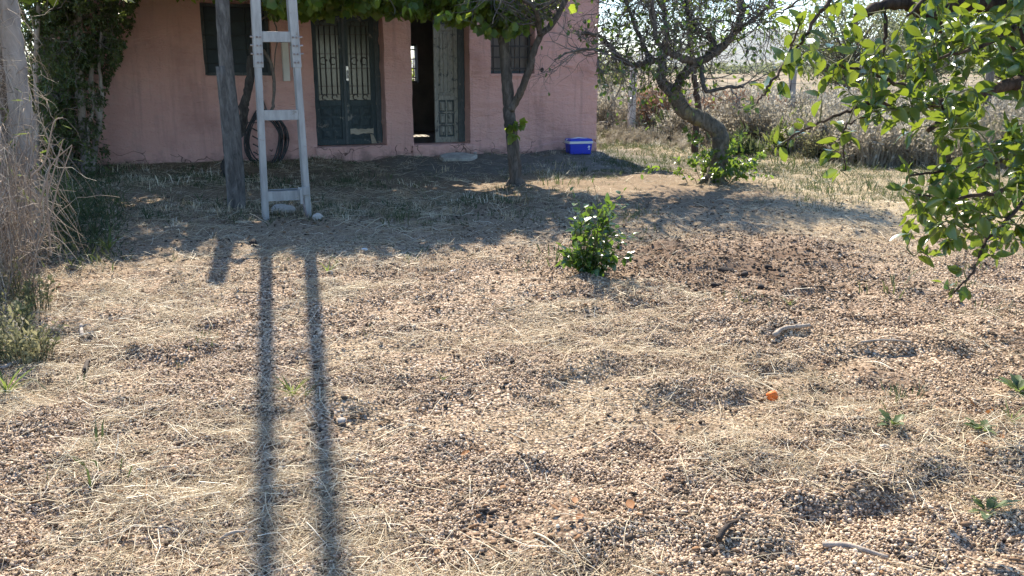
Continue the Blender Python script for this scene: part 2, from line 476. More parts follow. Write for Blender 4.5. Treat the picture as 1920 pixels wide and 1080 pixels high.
class MB:
    """collects shapes into ONE mesh"""
    def __init__(s):
        s.v, s.f = [], []

    def add(s, vs_, fs):
        n = len(s.v)
        s.v.extend([tuple(p) for p in vs_])
        s.f.extend([tuple(i + n for i in f) for f in fs])
        return s

    def box(s, x0, x1, y0, y1, z0, z1, M=None):
        vv = [Vector(p) for p in ((x0, y0, z0), (x1, y0, z0), (x1, y1, z0), (x0, y1, z0), (x0, y0, z1), (x1, y0, z1), (x1, y1, z1), (x0, y1, z1))]
        if M is not None: vv = [M @ p for p in vv]
        return s.add(vv, [(3, 2, 1, 0), (4, 5, 6, 7), (0, 1, 5, 4), (1, 2, 6, 5), (2, 3, 7, 6), (3, 0, 4, 7)])

    def tube(s, pts, rads, seg=8, cap=True, rough=0.0):
        pts = [Vector(p) for p in pts]
        n = len(pts)
        if not hasattr(rads, '__len__'): rads = [rads] * n
        ref = Vector((0.31, 0.17, 0.93))
        vv, ff = [], []
        u = None
        for i, p in enumerate(pts):
            t = (pts[min(i + 1, n - 1)] - pts[max(i - 1, 0)])
            if t.length < 1e-9: t = Vector((0, 0, 1))
            t.normalize()
            if u is None:
                u = t.cross(ref)
                if u.length < 1e-3: u = t.cross(Vector((1, 0, 0)))
            else:
                u = u - t * u.dot(t)
                if u.length < 1e-6: u = t.cross(ref)
            u.normalize()
            w = t.cross(u)
            for k in range(seg):
                a = 2 * math.pi * k / seg
                r = rads[i] * (1 + (random.uniform(-rough, rough) if rough else 0))
                vv.append(p + (u * math.cos(a) + w * math.sin(a)) * r)
        for i in range(n - 1):
            for k in range(seg):
                a, b = i * seg + k, i * seg + (k + 1) % seg
                ff.append((a, b, b + seg, a + seg))
        if cap:
            ff.append(tuple(range(seg))[::-1]); ff.append(tuple(range((n - 1) * seg, n * seg)))
        return s.add(vv, ff)

    def mesh(s, name, mat, smooth=True, bevel=0):
        me = bpy.data.meshes.new(name)
        me.from_pydata(s.v, [], s.f)
        me.materials.append(mat)
        if smooth: me.polygons.foreach_set('use_smooth', [True] * len(me.polygons))
        me.update()
        return me

    def build(s, name, mat, parent=None, smooth=True, bevel=0, **kw):
        o = link(name, s.mesh(name, mat, smooth), parent, **kw)
        if bevel:
            bv = o.modifiers.new('bevel', 'BEVEL'); bv.width = bevel; bv.segments = 2; bv.limit_method = 'ANGLE'
        return o


def fast_mesh(name, V, F, mat, tone=None, smooth=True):
    """V (n,3), F (m,k) numpy -> mesh; tone: one number per vertex"""
    me = bpy.data.meshes.new(name)
    m, k = F.shape
    me.vertices.add(len(V)); me.vertices.foreach_set('co', np.ascontiguousarray(V, np.float32).ravel())
    me.loops.add(m * k); me.loops.foreach_set('vertex_index', np.ascontiguousarray(F, np.int32).ravel())
    me.polygons.add(m); me.polygons.foreach_set('loop_start', np.arange(0, m * k, k, dtype=np.int32))
    me.polygons.foreach_set('use_smooth', np.full(m, smooth))
    me.update(calc_edges=True)
    me.validate()
    if tone is not None:
        a = me.attributes.new('tone', 'FLOAT', 'POINT')
        a.data.foreach_set('value', np.ascontiguousarray(tone, np.float32))
    me.materials.append(mat)
    return me


def catmull(pts, n=6):
    pts = [Vector(p) for p in pts]
    if len(pts) < 3:
        return [pts[0].lerp(pts[-1], i / n) for i in range(n + 1)]
    out = []
    P = [pts[0] * 2 - pts[1]] + pts + [pts[-1] * 2 - pts[-2]]
    for i in range(1, len(P) - 2):
        a, b, c, d = P[i - 1:i + 3]
        for j in range(n):
            t = j / n
            out.append(0.5 * ((2 * b) + (c - a) * t + (2 * a - 5 * b + 4 * c - d) * t * t + (3 * b - a - 3 * c + d) * t ** 3))
    out.append(pts[-1])
    return out


def limb(mb, pts, r0, r1, seg=9, n=6, wob=0.0, rough=0.06, mid=None):
    c = catmull(pts, n)
    if wob:
        c = [c[0]] + [p + Vector((random.gauss(0, wob), random.gauss(0, wob), random.gauss(0, wob))) for p in c[1:-1]] + [c[-1]]
    m = len(c) - 1
    rr = [(r0 + (r1 - r0) * (i / m)) * (1 + random.uniform(-rough, rough)) for i in range(m + 1)]
    mb.tube(c, rr, seg, rough=rough * 0.8)
    return c


def rv(s=1.0):
    return Vector((random.gauss(0, s), random.gauss(0, s), random.gauss(0, s)))


def grow(mb, start, d, length, r, level, P, leaves):
    """a branching twig; appends (pos, dir) leaf sites"""
    nseg = max(3, int(length / P['seg']))
    pts, p, d = [start.copy()], start.copy(), d.normalized()
    for i in range(nseg):
        d = (d + rv(P['wig']) + Vector((0, 0, P['trop']))).normalized()
        p = p + d * (length / nseg)
        if 'stay' in P and not P['stay'](p): break
        pts.append(p.copy())
    nseg = len(pts) - 1
    if nseg < 1: return
    mb.tube(pts, [r * (1 - 0.75 * i / nseg) for i in range(nseg + 1)], 3 if r < P.get('fine', 0.006) else 5, cap=False)
    if level > 0:
        for k in range(P['kids'][level - 1]):
            i = random.randint(min(nseg, max(1, int(nseg * 0.2))), nseg)
            dd = ((pts[i] - pts[i - 1]).normalized() + rv(P['spread'])).normalized()
            grow(mb, pts[i], dd, length * random.uniform(0.35, 0.7), r * 0.55, level - 1, P, leaves)
    if level <= P.get('leaf_level', 0):
        nl = P['leafn']
        for k in range(nl):
            if random.random() > P.get('leafp', 1.0): continue
            t = random.uniform(P.get('lt0', 0.25), 1.0) * nseg
            i = min(int(t), nseg - 1)
            q = pts[i].lerp(pts[i + 1], t - i)
            dd = ((pts[i + 1] - pts[i]).normalized() * P.get('along', 0.5) + rv(0.6) + Vector((0, 0, P.get('ldroop', -0.25)))).normalized()
            leaves.append((q, dd))


# leaf shapes: unit length along +x, width along y, normal +z ------------------------------------------------
def leaf_shape(w=0.42, fold=0.25, curl=0.15, stalk=0.12, pts=5, lobes=0.0):
    V, F = [], []
    n = pts
    for i in range(n + 1):
        t = i / n
        x = stalk + (1 - stalk) * t
        wd = w * 0.5 * (math.sin(math.pi * t ** 0.85) ** 0.8 if 0 < t < 1 else 0.0)
        if lobes and 0 < i < n: wd *= 1 + lobes * (1 if i % 2 else -0.6)
        z = -curl * t * t
        V += [(x, wd, z + fold * wd), (x, 0, z), (x, -wd, z + fold * wd)]
    V.append((0, 0, 0))
    for i in range(n):
        a = i * 3
        F += [(a, a + 1, a + 4, a + 3), (a + 1, a + 2, a + 5, a + 4)]
    return np.array(V, float), np.array(F, int)


def diamond(w=0.5, fold=0.2):
    V = np.array([(0, 0, 0), (0.45, w / 2, fold * w / 2), (1, 0, -0.08), (0.45, -w / 2, fold * w / 2)], float)
    return V, np.array([(0, 1, 2, 3)], int)


def frames(sites, up_bias=1.0, jit=0.5):
    """rotation matrices (n,3,3) for leaf sites"""
    D = np.array([s[1] for s in sites], float)
    D /= np.linalg.norm(D, axis=1)[:, None] + 1e-9
    U = RNG.normal(0, jit, D.shape) + np.array([0, 0, up_bias])
    Zr = U - D * (U * D).sum(1)[:, None]
    Zr /= np.linalg.norm(Zr, axis=1)[:, None] + 1e-9
    Yr = np.cross(Zr, D)
    return np.stack([D, Yr, Zr], axis=2)


def merged(name, shape, sites, size, mat, parent=None, up_bias=1.0, jit=0.5, Rm=None, **kw):
    V, F = shape
    n = len(sites)
    if n == 0: return None
    if Rm is None: Rm = frames(sites, up_bias, jit)
    Pp = np.array([s[0] for s in sites], float)
    S = np.broadcast_to(np.asarray(size, float), (n,))
    VV = np.einsum('nij,kj->nki', Rm, V) * S[:, None, None] + Pp[:, None, :]
    FF = F[None] + (np.arange(n) * len(V))[:, None, None]
    tone = np.repeat(RNG.random(n), len(V))
    me = fast_mesh(name, VV.reshape(-1, 3), FF.reshape(-1, F.shape[1]), mat, tone)
    return link(name, me, parent, **kw)


def px_of(p):
    q = Vector(p) - Vector((0, 0, EYE))
    f = q.y * CP - q.z * SP
    return 960 + FPX * q.x / f, 540 - FPX * (q.y * SP + q.z * CP) / f, f


def leaves_on(root, shapes, sites, smin, smax, mat, n_single=300, up_bias=1.0, jit=0.5, name='leaf', rest='foliage', margin=25):
    """the leaves that show largest become one object each; the rest are one part"""
    n = len(sites)
    if not n: return
    Rm = frames(sites, up_bias, jit)
    size = RNG.uniform(smin, smax, n)
    base = root.matrix_world if False else Matrix.Translation(root.location)
    inv = base.inverted()
    show = []
    for i, s in enumerate(sites):
        x, y, f = px_of(Vector(s[0]) + Vector(s[1]) * size[i] * 0.5)
        inside = f > 0 and -margin < x < 1920 + margin and -margin < y < 1080 + margin
        show.append((size[i] / f if inside else 0))
    order = np.argsort(-np.array(show))
    single = [i for i in order[:n_single] if show[i] > 0]
    mesh_v = []
    for k, sh in enumerate(shapes):
        mesh_v.append(fast_mesh(name, sh[0], sh[1], mat))
    for i in single:
        o = bpy.data.objects.new(name, mesh_v[i % len(mesh_v)])
        M = Matrix([list(Rm[i][0]) + [sites[i][0][0]], list(Rm[i][1]) + [sites[i][0][1]], list(Rm[i][2]) + [sites[i][0][2]], [0, 0, 0, 1]])
        COL.objects.link(o)
        o.parent = root
        M = inv @ M
        o.matrix_local = M @ Matrix.Diagonal((size[i], size[i], size[i], 1))
    left = np.setdiff1d(np.arange(n), np.array(single, int))
    if len(left):
        st = [(Vector(sites[i][0]) - root.location, sites[i][1]) for i in left]
        merged(rest, shapes[0], st, size[left], mat, root, Rm=Rm[left], kind='stuff')


# scattered small stuff ------------------------------------------------
def scatter(name, P, rot, scl, variants, idx=None, **kw):
    """instances of small meshes on points, for what nobody would count"""
    n = len(P)
    me = bpy.data.meshes.new(name)
    me.vertices.add(n)
    me.vertices.foreach_set('co', np.ascontiguousarray(P, np.float32).ravel())
    if idx is None: idx = RNG.integers(0, len(variants), n)
    for nm, ty, arr, key in (('rot', 'FLOAT_VECTOR', rot, 'vector'), ('scl', 'FLOAT_VECTOR', scl, 'vector'), ('idx', 'INT', idx, 'value')):
        a = me.attributes.new(nm, ty, 'POINT')
        a.data.foreach_set(key, np.ascontiguousarray(arr, np.int32 if ty == 'INT' else np.float32).ravel())
    o = link(name, me, **kw)
    ng = bpy.data.node_groups.new(name + '_scatter', 'GeometryNodeTree')
    ng.interface.new_socket('Geometry', in_out='INPUT', socket_type='NodeSocketGeometry')
    ng.interface.new_socket('Geometry', in_out='OUTPUT', socket_type='NodeSocketGeometry')
    gi, gout = ng.nodes.new('NodeGroupInput'), ng.nodes.new('NodeGroupOutput')
    iop = ng.nodes.new('GeometryNodeInstanceOnPoints')
    jn = ng.nodes.new('GeometryNodeJoinGeometry')
    for k, vm in enumerate(variants):
        src = bpy.data.objects.new(name + '_piece', vm)
        oi = ng.nodes.new('GeometryNodeObjectInfo')
        oi.inputs['Object'].default_value = src
        oi.inputs['As Instance'].default_value = True
        ng.links.new(oi.outputs['Geometry'], jn.inputs[0])
    iop.inputs['Pick Instance'].default_value = True
    for nm, ty, sk in (('rot', 'FLOAT_VECTOR', 'Rotation'), ('scl', 'FLOAT_VECTOR', 'Scale'), ('idx', 'INT', 'Instance Index')):
        na = ng.nodes.new('GeometryNodeInputNamedAttribute'); na.data_type = ty
        na.inputs['Name'].default_value = nm
        ng.links.new(na.outputs['Attribute'], iop.inputs[sk])
    ng.links.new(gi.outputs[0], iop.inputs['Points'])
    ng.links.new(jn.outputs[0], iop.inputs['Instance'])
    ng.links.new(iop.outputs[0], gout.inputs[0])
    md = o.modifiers.new('scatter', 'NODES'); md.node_group = ng
    return o


def pebble_mesh(name, mat, sx, sy, sz, seed, sub=1):
    import bmesh
    bm = bmesh.new()
    bmesh.ops.create_icosphere(bm, subdivisions=sub, radius=0.5)
    rr = random.Random(seed)
    off = Vector((rr.uniform(0, 50), rr.uniform(0, 50), rr.uniform(0, 50)))
    from mathutils import noise as mn
    for v in bm.verts:
        k = 1 + 0.30 * mn.noise(v.co * 2.2 + off)
        v.co = Vector((v.co.x * sx * k, v.co.y * sy * k, v.co.z * sz * k))
    me = bpy.data.meshes.new(name)
    bm.to_mesh(me); bm.free()
    me.polygons.foreach_set('use_smooth', [True] * len(me.polygons))
    me.materials.append(mat)
    return me


def straw_mesh(name, mat, bend, seed, rad=0.009, seg=5):
    rr = random.Random(seed)
    mb = MB()
    pts = []
    a, p = rr.uniform(-0.3, 0.3), Vector((-0.5, 0, 0))
    kink = rr.randint(1, seg - 1) if rr.random() < 0.5 else -1
    for i in range(seg + 1):
        pts.append(p.copy())
        a += rr.gauss(0, bend)
        if i == kink: a += rr.choice((-1, 1)) * rr.uniform(0.3, 0.9)
        p = p + Vector((math.cos(a), math.sin(a), rr.gauss(0.03, 0.13))) / seg
    c = sum(pts, Vector()) / len(pts)
    pts = [q - c for q in pts]
    mb.tube(pts, [rad * (1 - 0.5 * i / seg) for i in range(seg + 1)], 3, cap=False)
    return mb.mesh(name, mat)


# ------------------------------------------------------------------ GROUND, HILLS, AIR
def steps(*parts):
    out = []
    for a, b, s in parts:
        out += list(np.arange(a, b, s))
    return out


ys = steps((-6, 1.6, 0.3), (1.6, 5.0, 0.028), (5.0, 9.0, 0.05), (9, 15, 0.10), (15, 30, 0.35))
g = 30.0
while g < 8200: ys.append(g); g *= 1.13
xs = steps((-6.5, -3.2, 0.075), (-3.2, 3.2, 0.036), (3.2, 7, 0.08), (7, 14, 0.3))
g = 14.0
while g < 8200: xs.append(g); g *= 1.16
neg = [-6.5 - (1.16 ** k - 1) * 4 for k in range(1, 52)]
xs = sorted(neg + xs)
ys, xs = np.array(ys), np.array(xs)
XX, YY = np.meshgrid(xs, ys)
ZZ = hgt(XX, YY)
V = np.stack([XX, YY, ZZ], -1).reshape(-1, 3)
ny, nx = XX.shape
ii = (np.arange(ny - 1)[:, None] * nx + np.arange(nx - 1)[None]).reshape(-1)
F = np.stack([ii, ii + 1, ii + nx + 1, ii + nx], -1)
gme = fast_mesh('ground', V, F, MAT['ground'])


def darkz(x, y):
    return np.exp(-(((x - 1.85) / 1.35) ** 2 + ((y - 7.1) / 1.4) ** 2)) * (0.5 + fbm(x * 2.2, y * 2.2, 131, 3))  # dark soil and litter patch, deepened with dappled tree shade in its colour


def zones(x, y):
    """gravel, straw, bare-dirt fractions of the yard"""
    n1 = fbm(x * 0.7, y * 0.7, 81, 4); n2 = fbm(x * 1.6, y * 1.6, 91, 3)
    dark = darkz(x, y) + 0.6 * np.exp(-(((x - 2.4) / 0.8) ** 2 + ((y - 3.9) / 0.6) ** 2))
    gravel = np.clip(1.15 - 0.5 * sstep(7.5, 10, y) - 0.9 * dark - 0.5 * sstep(0.55, 0.7, n2), 0, 1)
    lx = (x - HB.x) * HD.x + (y - HB.y) * HD.y
    ly = (x - HB.x) * HN.x + (y - HB.y) * HN.y
    dirt = sstep(-3.3, -2.2, ly) * sstep(-5.2, -3.5, lx) * (1 - sstep(-0.3, 1.2, lx))
    straw = np.clip(sstep(6.5, 10.0, y) * 0.8 + 0.25 * sstep(0.5, 0.65, n1) - 0.7 * dark, 0, 1)
    yard = sstep(-9.0, -5.5, ly) * (1 - sstep(0.5, 2.0, lx))  # bares dark soil by the house, deepening its shade in the ground colour
    straw = straw * (1 - 0.72 * yard)
    gravel = gravel * (1 - 0.8 * yard)
    path = sstep(3.0, 4.5, x) * sstep(8, 10, y)
    straw = np.clip(straw + path, 0, 1)
    return gravel, straw, dirt * 0.9


zr, zg, zb = zones(V[:, 0], V[:, 1])
ca = gme.color_attributes.new('zone', 'FLOAT_COLOR', 'POINT')
ca.data.foreach_set('color', np.stack([zr, zg, zb, np.ones_like(zr)], -1).astype(np.float32).ravel())
link('ground', gme, kind='structure')

# mountain range: ridge profile built at its own distance
def mountain(name, Yd, prof, depth, seed):
    Vv, Ff = [], []
    pts = []
    for (a, b) in zip(prof[:-1], prof[1:]):
        n = 26
        for i in range(n):
            t = i / n
            pts.append((a[0] + (b[0] - a[0]) * t, a[1] + (b[1] - a[1]) * t))
    pts.append(prof[-1])
    K = 9
    for i, (px, py) in enumerate(pts):
        top = at(px, py, Yd)
        hz_ = max(8.0, top.z) * (1 + 0.05 * (fbm(np.array([i * 0.23]), np.array([seed * 3.0]), seed, 4)[0] - 0.5) * 2)
        for j in range(K):
            t = j / (K - 1)
            rug = (fbm(np.array([i * 0.15 + j * 0.4]), np.array([j * 0.9 + seed]), seed + 5, 4)[0] - 0.5)
            z = hz_ * (1 - t) ** 1.15 * (1 + 0.35 * rug * min(1, t * 3)) - 3 * t
            Vv.append((top.x + rug * depth * 0.10 * (t > 0), Yd - depth * t + rug * depth * 0.2 * (0 < t), z))
        Vv.append((top.x, Yd + depth * 0.6, -3))
    S = K + 1
    for i in range(len(pts) - 1):
        for j in range(K - 1):
            a = i * S + j
            Ff.append((a, a + 1, a + S + 1, a + S))
        a = i * S
        Ff.append((a + K, a, a + S, a + S + K))
    me = fast_mesh(name, np.array(Vv, float), np.array(Ff, int), MAT['mountain'])
    return link(name, me, kind='structure')


mountain('mountains', 7000, [(300, 118), (700, 112), (980, 104), (1150, 106), (1230, 92), (1300, 84), (1360, 68), (1400, 58), (1440, 52), (1500, 58), (1580, 75), (1700, 62), (1850, 84), (2100, 100), (2500, 118)], 1200, 3)
mountain('hills', 4200, [(500, 124), (900, 121), (1100, 118), (1190, 120), (1290, 116), (1400, 112), (1480, 108), (1600, 114), (1900, 118), (2300, 124)], 700, 9)

mb = MB()
mb.box(-8600, 8600, -60, 8600, -4.0, 520)
link('haze', mb.mesh('haze', MAT['haze'], False), kind='stuff')

# ------------------------------------------------------------------ HOUSE
house = empty('house', HB, HA, label='low pink plastered house with two old doors and barred windows', cat='house')
HM = Matrix.Translation(HB) @ Matrix.Rotation(HA, 4, 'Z')
T = 0.40
HH = 3.02
XL = W(118, 200)[0]
GZ = -0.25
d1l, d1r = W(588, 140)[0], W(721, 140)[0]
d1b = W(655, 275)[1]
d2l, d2r = W(772, 140)[0], W(881, 140)[0]
d2b = W(825, 271)[1]
w1l, w1r, w1b = W(379, 70)[0], W(507, 70)[0], W(445, 142)[1]
w2l, w2r, w2b = W(920, 90)[0], W(1003, 90)[0], W(960, 138)[1]
DTOP, WTOP = 2.72, 2.62
openings = [(d1l, d1r, d1b, DTOP), (d2l, d2r, d2b, DTOP), (w1l, w1r, w1b, WTOP), (w2l, w2r, w2b, WTOP)]


def wall_sheet(name, x0, x1, z0, z1, holes, thick, y_front, rough=0.026, cell=0.045, mat=None, Mx=None, label=None):
    bx = sorted(set([x0, x1] + [h[0] for h in holes] + [h[1] for h in holes]))
    bz = sorted(set([z0, z1] + [h[2] for h in holes] + [h[3] for h in holes]))
    def fill(b):
        o = []
        for a, c in zip(b[:-1], b[1:]):
            n = max(1, int(round((c - a) / cell)))
            o += [a + (c - a) * i / n for i in range(n)]
        return o + [b[-1]]
    gx, gz = fill(bx), fill(bz)
    vid, vv, ff = {}, [], []
    def vert(i, j):
        if (i, j) not in vid:
            x, z = gx[i], gz[j]
            jx = 0.010 * (vn(np.array([x * 3.0]), np.array([z * 5.0]), 5)[0] - 0.5) if x0 < x < x1 else 0
            jz = 0.018 * (vn(np.array([x * 4.0]), np.array([z * 3.0]), 6)[0] - 0.5) if z0 < z < z1 else 0
            y = y_front + rough * 2 * (fbm(np.array([x * 2.2]), np.array([z * 3.0]), 7, 3)[0] - 0.5)
            y += rough * 0.9 * (fbm(np.array([x * 3.1]), np.array([z * 11.0]), 8, 3)[0] - 0.5)
            vid[(i, j)] = len(vv); vv.append((x + jx, y, z + jz))
        return vid[(i, j)]
    for i in range(len(gx) - 1):
        for j in range(len(gz) - 1):
            cx, cz = (gx[i] + gx[i + 1]) / 2, (gz[j] + gz[j + 1]) / 2
            if any(h[0] < cx < h[1] and h[2] < cz < h[3] for h in holes): continue
            ff.append((vert(i, j), vert(i + 1, j), vert(i + 1, j + 1), vert(i, j + 1)))
    if Mx is not None: vv = [tuple(Mx @ Vector(p)) for p in vv]
    m = MB(); m.add(vv, ff)
    o = m.build(name, mat or MAT['plaster'], house)
    sd = o.modifiers.new('thickness', 'SOLIDIFY'); sd.thickness = thick; sd.offset = -1.0
    for p in o.data.polygons: p.use_smooth = False
    return o


wall_sheet('front_wall', XL, 0.0, GZ, HH, openings, T, 0.0)
DEPTH = 4.6
bwl, bwr = W(757, 100, DEPTH)[0], W(783, 100, DEPTH)[0]
bwb, bwt = W(775, 156, DEPTH)[1], W(775, 82, DEPTH)[1]
MB().box(XL, 0, T + 0.003, DEPTH - 0.003, -0.2, 0.20).build('floor', MAT['concrete'], house, False)
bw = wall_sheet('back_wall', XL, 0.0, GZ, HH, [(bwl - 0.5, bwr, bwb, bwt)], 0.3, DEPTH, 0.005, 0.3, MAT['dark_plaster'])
MB().box(-0.3, 0, T + 0.004, DEPTH - 0.004, GZ, HH).build('side_wall', MAT['plaster'], house, False)
MB().box(XL, XL + 0.3, T + 0.004, DEPTH - 0.004, GZ, HH).build('side_wall', MAT['plaster'], house, False)
MB().box(XL - 0.12, 0.10, -0.14, DEPTH + 0.45, HH + 0.003, HH + 0.16).build('roof', MAT['roof'], house, False, 0.01)
pxm = (d1r + d2l) / 2
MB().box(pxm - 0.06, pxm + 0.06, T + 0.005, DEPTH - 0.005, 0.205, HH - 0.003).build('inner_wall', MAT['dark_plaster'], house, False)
# bars of the back window
MB().box(bwl - 0.5, bwr, DEPTH + 0.10, DEPTH + 0.15, bwt - 0.05, bwt - 0.003).build('window_head', MAT['door_frame'], house, False)
bwin = MB().box(bwl - 0.5, bwr, DEPTH + 0.10, DEPTH + 0.15, bwb + 0.003, bwb + 0.05).build('back_window', MAT['door_frame'], house, False)
for k in range(7):
    x = bwl - 0.5 + (bwr - bwl + 0.5) * (k + 0.5) / 7
    MB().tube([(x, DEPTH + 0.17, bwb), (x, DEPTH + 0.17, bwt)], 0.011, 6).build('bar', MAT['iron'], bwin)
for k in range(4):
    z = bwb + (bwt - bwb) * (k + 0.6) / 4.2
    MB().box(bwl - 0.5, bwr, DEPTH + 0.183, DEPTH + 0.192, z - 0.014, z + 0.014).build('bar', MAT['iron'], bwin, False)


def plinth_step(x0, x1, ztop, zb=-0.2):
    """plastered threshold block, a little proud and chipped"""
    n = 16
    vv, ff = [], []
    for i in range(n + 1):
        x = x0 + (x1 - x0) * i / n
        a, b = random.gauss(0, 0.008), random.gauss(0, 0.006)
        vv += [(x, -0.055 + a, zb), (x, -0.05 + a, ztop - 0.02 + b), (x, -0.03, ztop + b), (x, T - 0.01, ztop + 0.004)]
    for i in range(n):
        for k in range(3):
            q = i * 4 + k
            ff.append((q, q + 4, q + 5, q + 1))
    m = MB(); m.add(vv, ff)
    m.add([vv[0], vv[1], vv[2], vv[3]], [(0, 1, 2, 3)]); m.add(vv[-4:], [(3, 2, 1, 0)])
    return m.build('threshold', MAT['plaster'], house, False)


plinth_step(d1l - 0.03, d1r + 0.06, d1b)
plinth_step(d2l - 0.02, d2r + 0.1, d2b)
# lower plaster skirt, chipped along the top edge
def skirt(x0, x1, zt):
    n = max(6, int((x1 - x0) / 0.08)); vv, ff = [], []
    for i in range(n + 1):
        x = x0 + (x1 - x0) * i / n
        z = zt + 0.10 * (fbm(np.array([x * 2.0]), np.array([1.0]), 14, 3)[0] - 0.5) * 2
        y = -0.022 - 0.012 * vn(np.array([x * 6]), np.array([2.0]), 15)[0]
        vv += [(x, y - 0.015, -0.2), (x, y, z * 0.5), (x, y + 0.004, z - 0.015), (x, 0.02, z + 0.01)]
    for i in range(n):
        for k in range(3):
            q = i * 4 + k
            ff.append((q, q + 4, q + 5, q + 1))
    MB().add(vv, ff).build('wall_skirt', MAT['plaster'], house, False)
skirt(XL, d1l - 0.035, 0.12); skirt(d1r + 0.065, d2l - 0.025, 0.16); skirt(d2r + 0.105, -0.002, 0.2)

# --- doors
FY = T - 0.11           # front plane of the frames


def door_frame(x0, x1, zb, zt, leaf_l, leaf_r):
    m = MB()
    m.box(x0 + 0.002, leaf_l, FY, FY + 0.09, zb + 0.006, zt - 0.07)
    m.box(leaf_r, x1 - 0.002, FY, FY + 0.09, zb + 0.006, zt - 0.07)
    m.box(x0 + 0.002, x1 - 0.002, FY, FY + 0.09, zt - 0.068, zt - 0.002)
    return m.build('door_frame', MAT['door_frame'], house, False, 0.006)


def ring(cx, cy, cz, r, n=14, a0=0, a1=2 * math.pi):
    return [(cx + r * math.cos(a0 + (a1 - a0) * i / n), cy, cz + r * math.sin(a0 + (a1 - a0) * i / n)) for i in range(n + 1)]


def leaf_door(x0, x1, zb, zt, zmid, mat, rows, cols, glazed, pmat, y=None):
    """stiles and rails as the leaf, panels and ironwork as its sub-parts"""
    y = FY + 0.02 if y is None else y
    st = 0.075
    m = MB()
    m.box(x0, x0 + st, y, y + 0.045, zb, zt); m.box(x1 - st, x1, y, y + 0.045, zb, zt)
    ztr = zt - 0.10
    m.box(x0 + st, x1 - st, y + 0.001, y + 0.044, ztr, zt)
    m.box(x0 + st, x1 - st, y - 0.006, y + 0.044, zmid - 0.045, zmid + 0.045)
    m.box(x0 + st, x1 - st, y + 0.001, y + 0.044, zb, zb + 0.10)
    d = m.build('door_leaf', mat, house, False, 0.005)
    xi0, xi1 = x0 + st + 0.002, x1 - st - 0.002
    # upper light
    zu0, zu1 = zmid + 0.047, ztr - 0.002
    if glazed:
        MB().box(xi0, xi1, y + 0.026, y + 0.032, zu0, zu1).build('pane', MAT['glass'], d, False)
        nb = 4
        for k in range(nb):
            x = xi0 + (xi1 - xi0) * (k + 0.5) / nb
            MB().tube([(x, y + 0.004, zu0 + 0.10), (x, y + 0.004, zu1 - 0.08)], 0.009, 6).build('grille_bar', MAT['iron'], d)
        gw = (xi1 - xi0)
        for z in (zu0 + 0.10, zu0 + 0.24, (zu0 + zu1) / 2 - 0.12, (zu0 + zu1) / 2 + 0.12, zu1 - 0.22, zu1 - 0.08):
            MB().box(xi0, xi1, y - 0.004, y + 0.003, z - 0.006, z + 0.006).build('grille_bar', MAT['iron'], d, False)
        for z, rr in ((zu0 + 0.05, 0.045), (zu1 - 0.035, 0.036), ((zu0 + zu1) / 2, 0.06)):
            for sx in (-1, 1):
                MB().tube(ring((xi0 + xi1) / 2 + sx * gw * 0.23, y + 0.003, z, rr, 14, 0, 5.2), 0.008, 5).build('grille_scroll', MAT['iron'], d)
    else:
        MB().box(xi0, xi1, y + 0.018, y + 0.030, zu0, zu1).build('panel', pmat, d, False)
        f = 0.035
        m2 = MB()
        m2.box(xi0 + f, xi1 - f, y + 0.004, y + 0.0175, zu0 + f, zu1 - f)
        m2.build('panel', pmat, d, False, 0.004)
        for k in (0.36, 0.64):
            x = xi0 + (xi1 - xi0) * k
            MB().box(x - 0.008, x + 0.008, y - 0.008, y + 0.0035, zu0 + 0.06, zu1 - 0.06).build('moulding', mat, d, False, 0.003)
        MB().box(xi0, xi1, y - 0.02, y + 0.0165, zu0 + 0.001, zu0 + 0.03).build('moulding', mat, d, False, 0.004)
    # lower raised panels
    for r_ in range(1, rows if not glazed else 0):
        z = zb + 0.102 + (zmid - 0.149 - zb) * r_ / rows
        MB().box(xi0, xi1, y + 0.003, y + 0.0215, z - 0.014, z + 0.014).build('rail', mat, d, False, 0.003)
    if not glazed:
        MB().box((xi0 + xi1) / 2 - 0.014, (xi0 + xi1) / 2 + 0.014, y + 0.006, y + 0.0213, zb + 0.103, zmid - 0.048).build('rail', mat, d, False, 0.003)
    zl0, zl1 = zb + 0.102, zmid - 0.047
    MB().box(xi0, xi1, y + 0.022, y + 0.034, zl0, zl1).build('back_panel', MAT['door'], d, False)
    for r_ in range(rows):
        for c_ in range(cols):
            a0 = xi0 + (xi1 - xi0) * c_ / cols + (0.013 if glazed else 0.024); a1 = xi0 + (xi1 - xi0) * (c_ + 1) / cols - (0.013 if glazed else 0.024)
            b0 = zl0 + (zl1 - zl0) * r_ / rows + (0.014 if glazed else 0.026); b1 = zl0 + (zl1 - zl0) * (r_ + 1) / rows - (0.014 if glazed else 0.026)
            i_ = min(a1 - a0, b1 - b0) * (0.28 if glazed else 0.2)
            yy0, yy1 = y + 0.0215, y - 0.002
            vv = [(a0, yy0, b0), (a1, yy0, b0), (a1, yy0, b1), (a0, yy0, b1), (a0 + i_, yy1, b0 + i_), (a1 - i_, yy1, b0 + i_), (a1 - i_, yy1, b1 - i_), (a0 + i_, yy1, b1 - i_)]
            MB().add(vv, [(4, 5, 6, 7), (0, 1, 5, 4), (1, 2, 6, 5), (2, 3, 7, 6), (3, 0, 4, 7)]).build('panel', pmat, d, False)
    return d


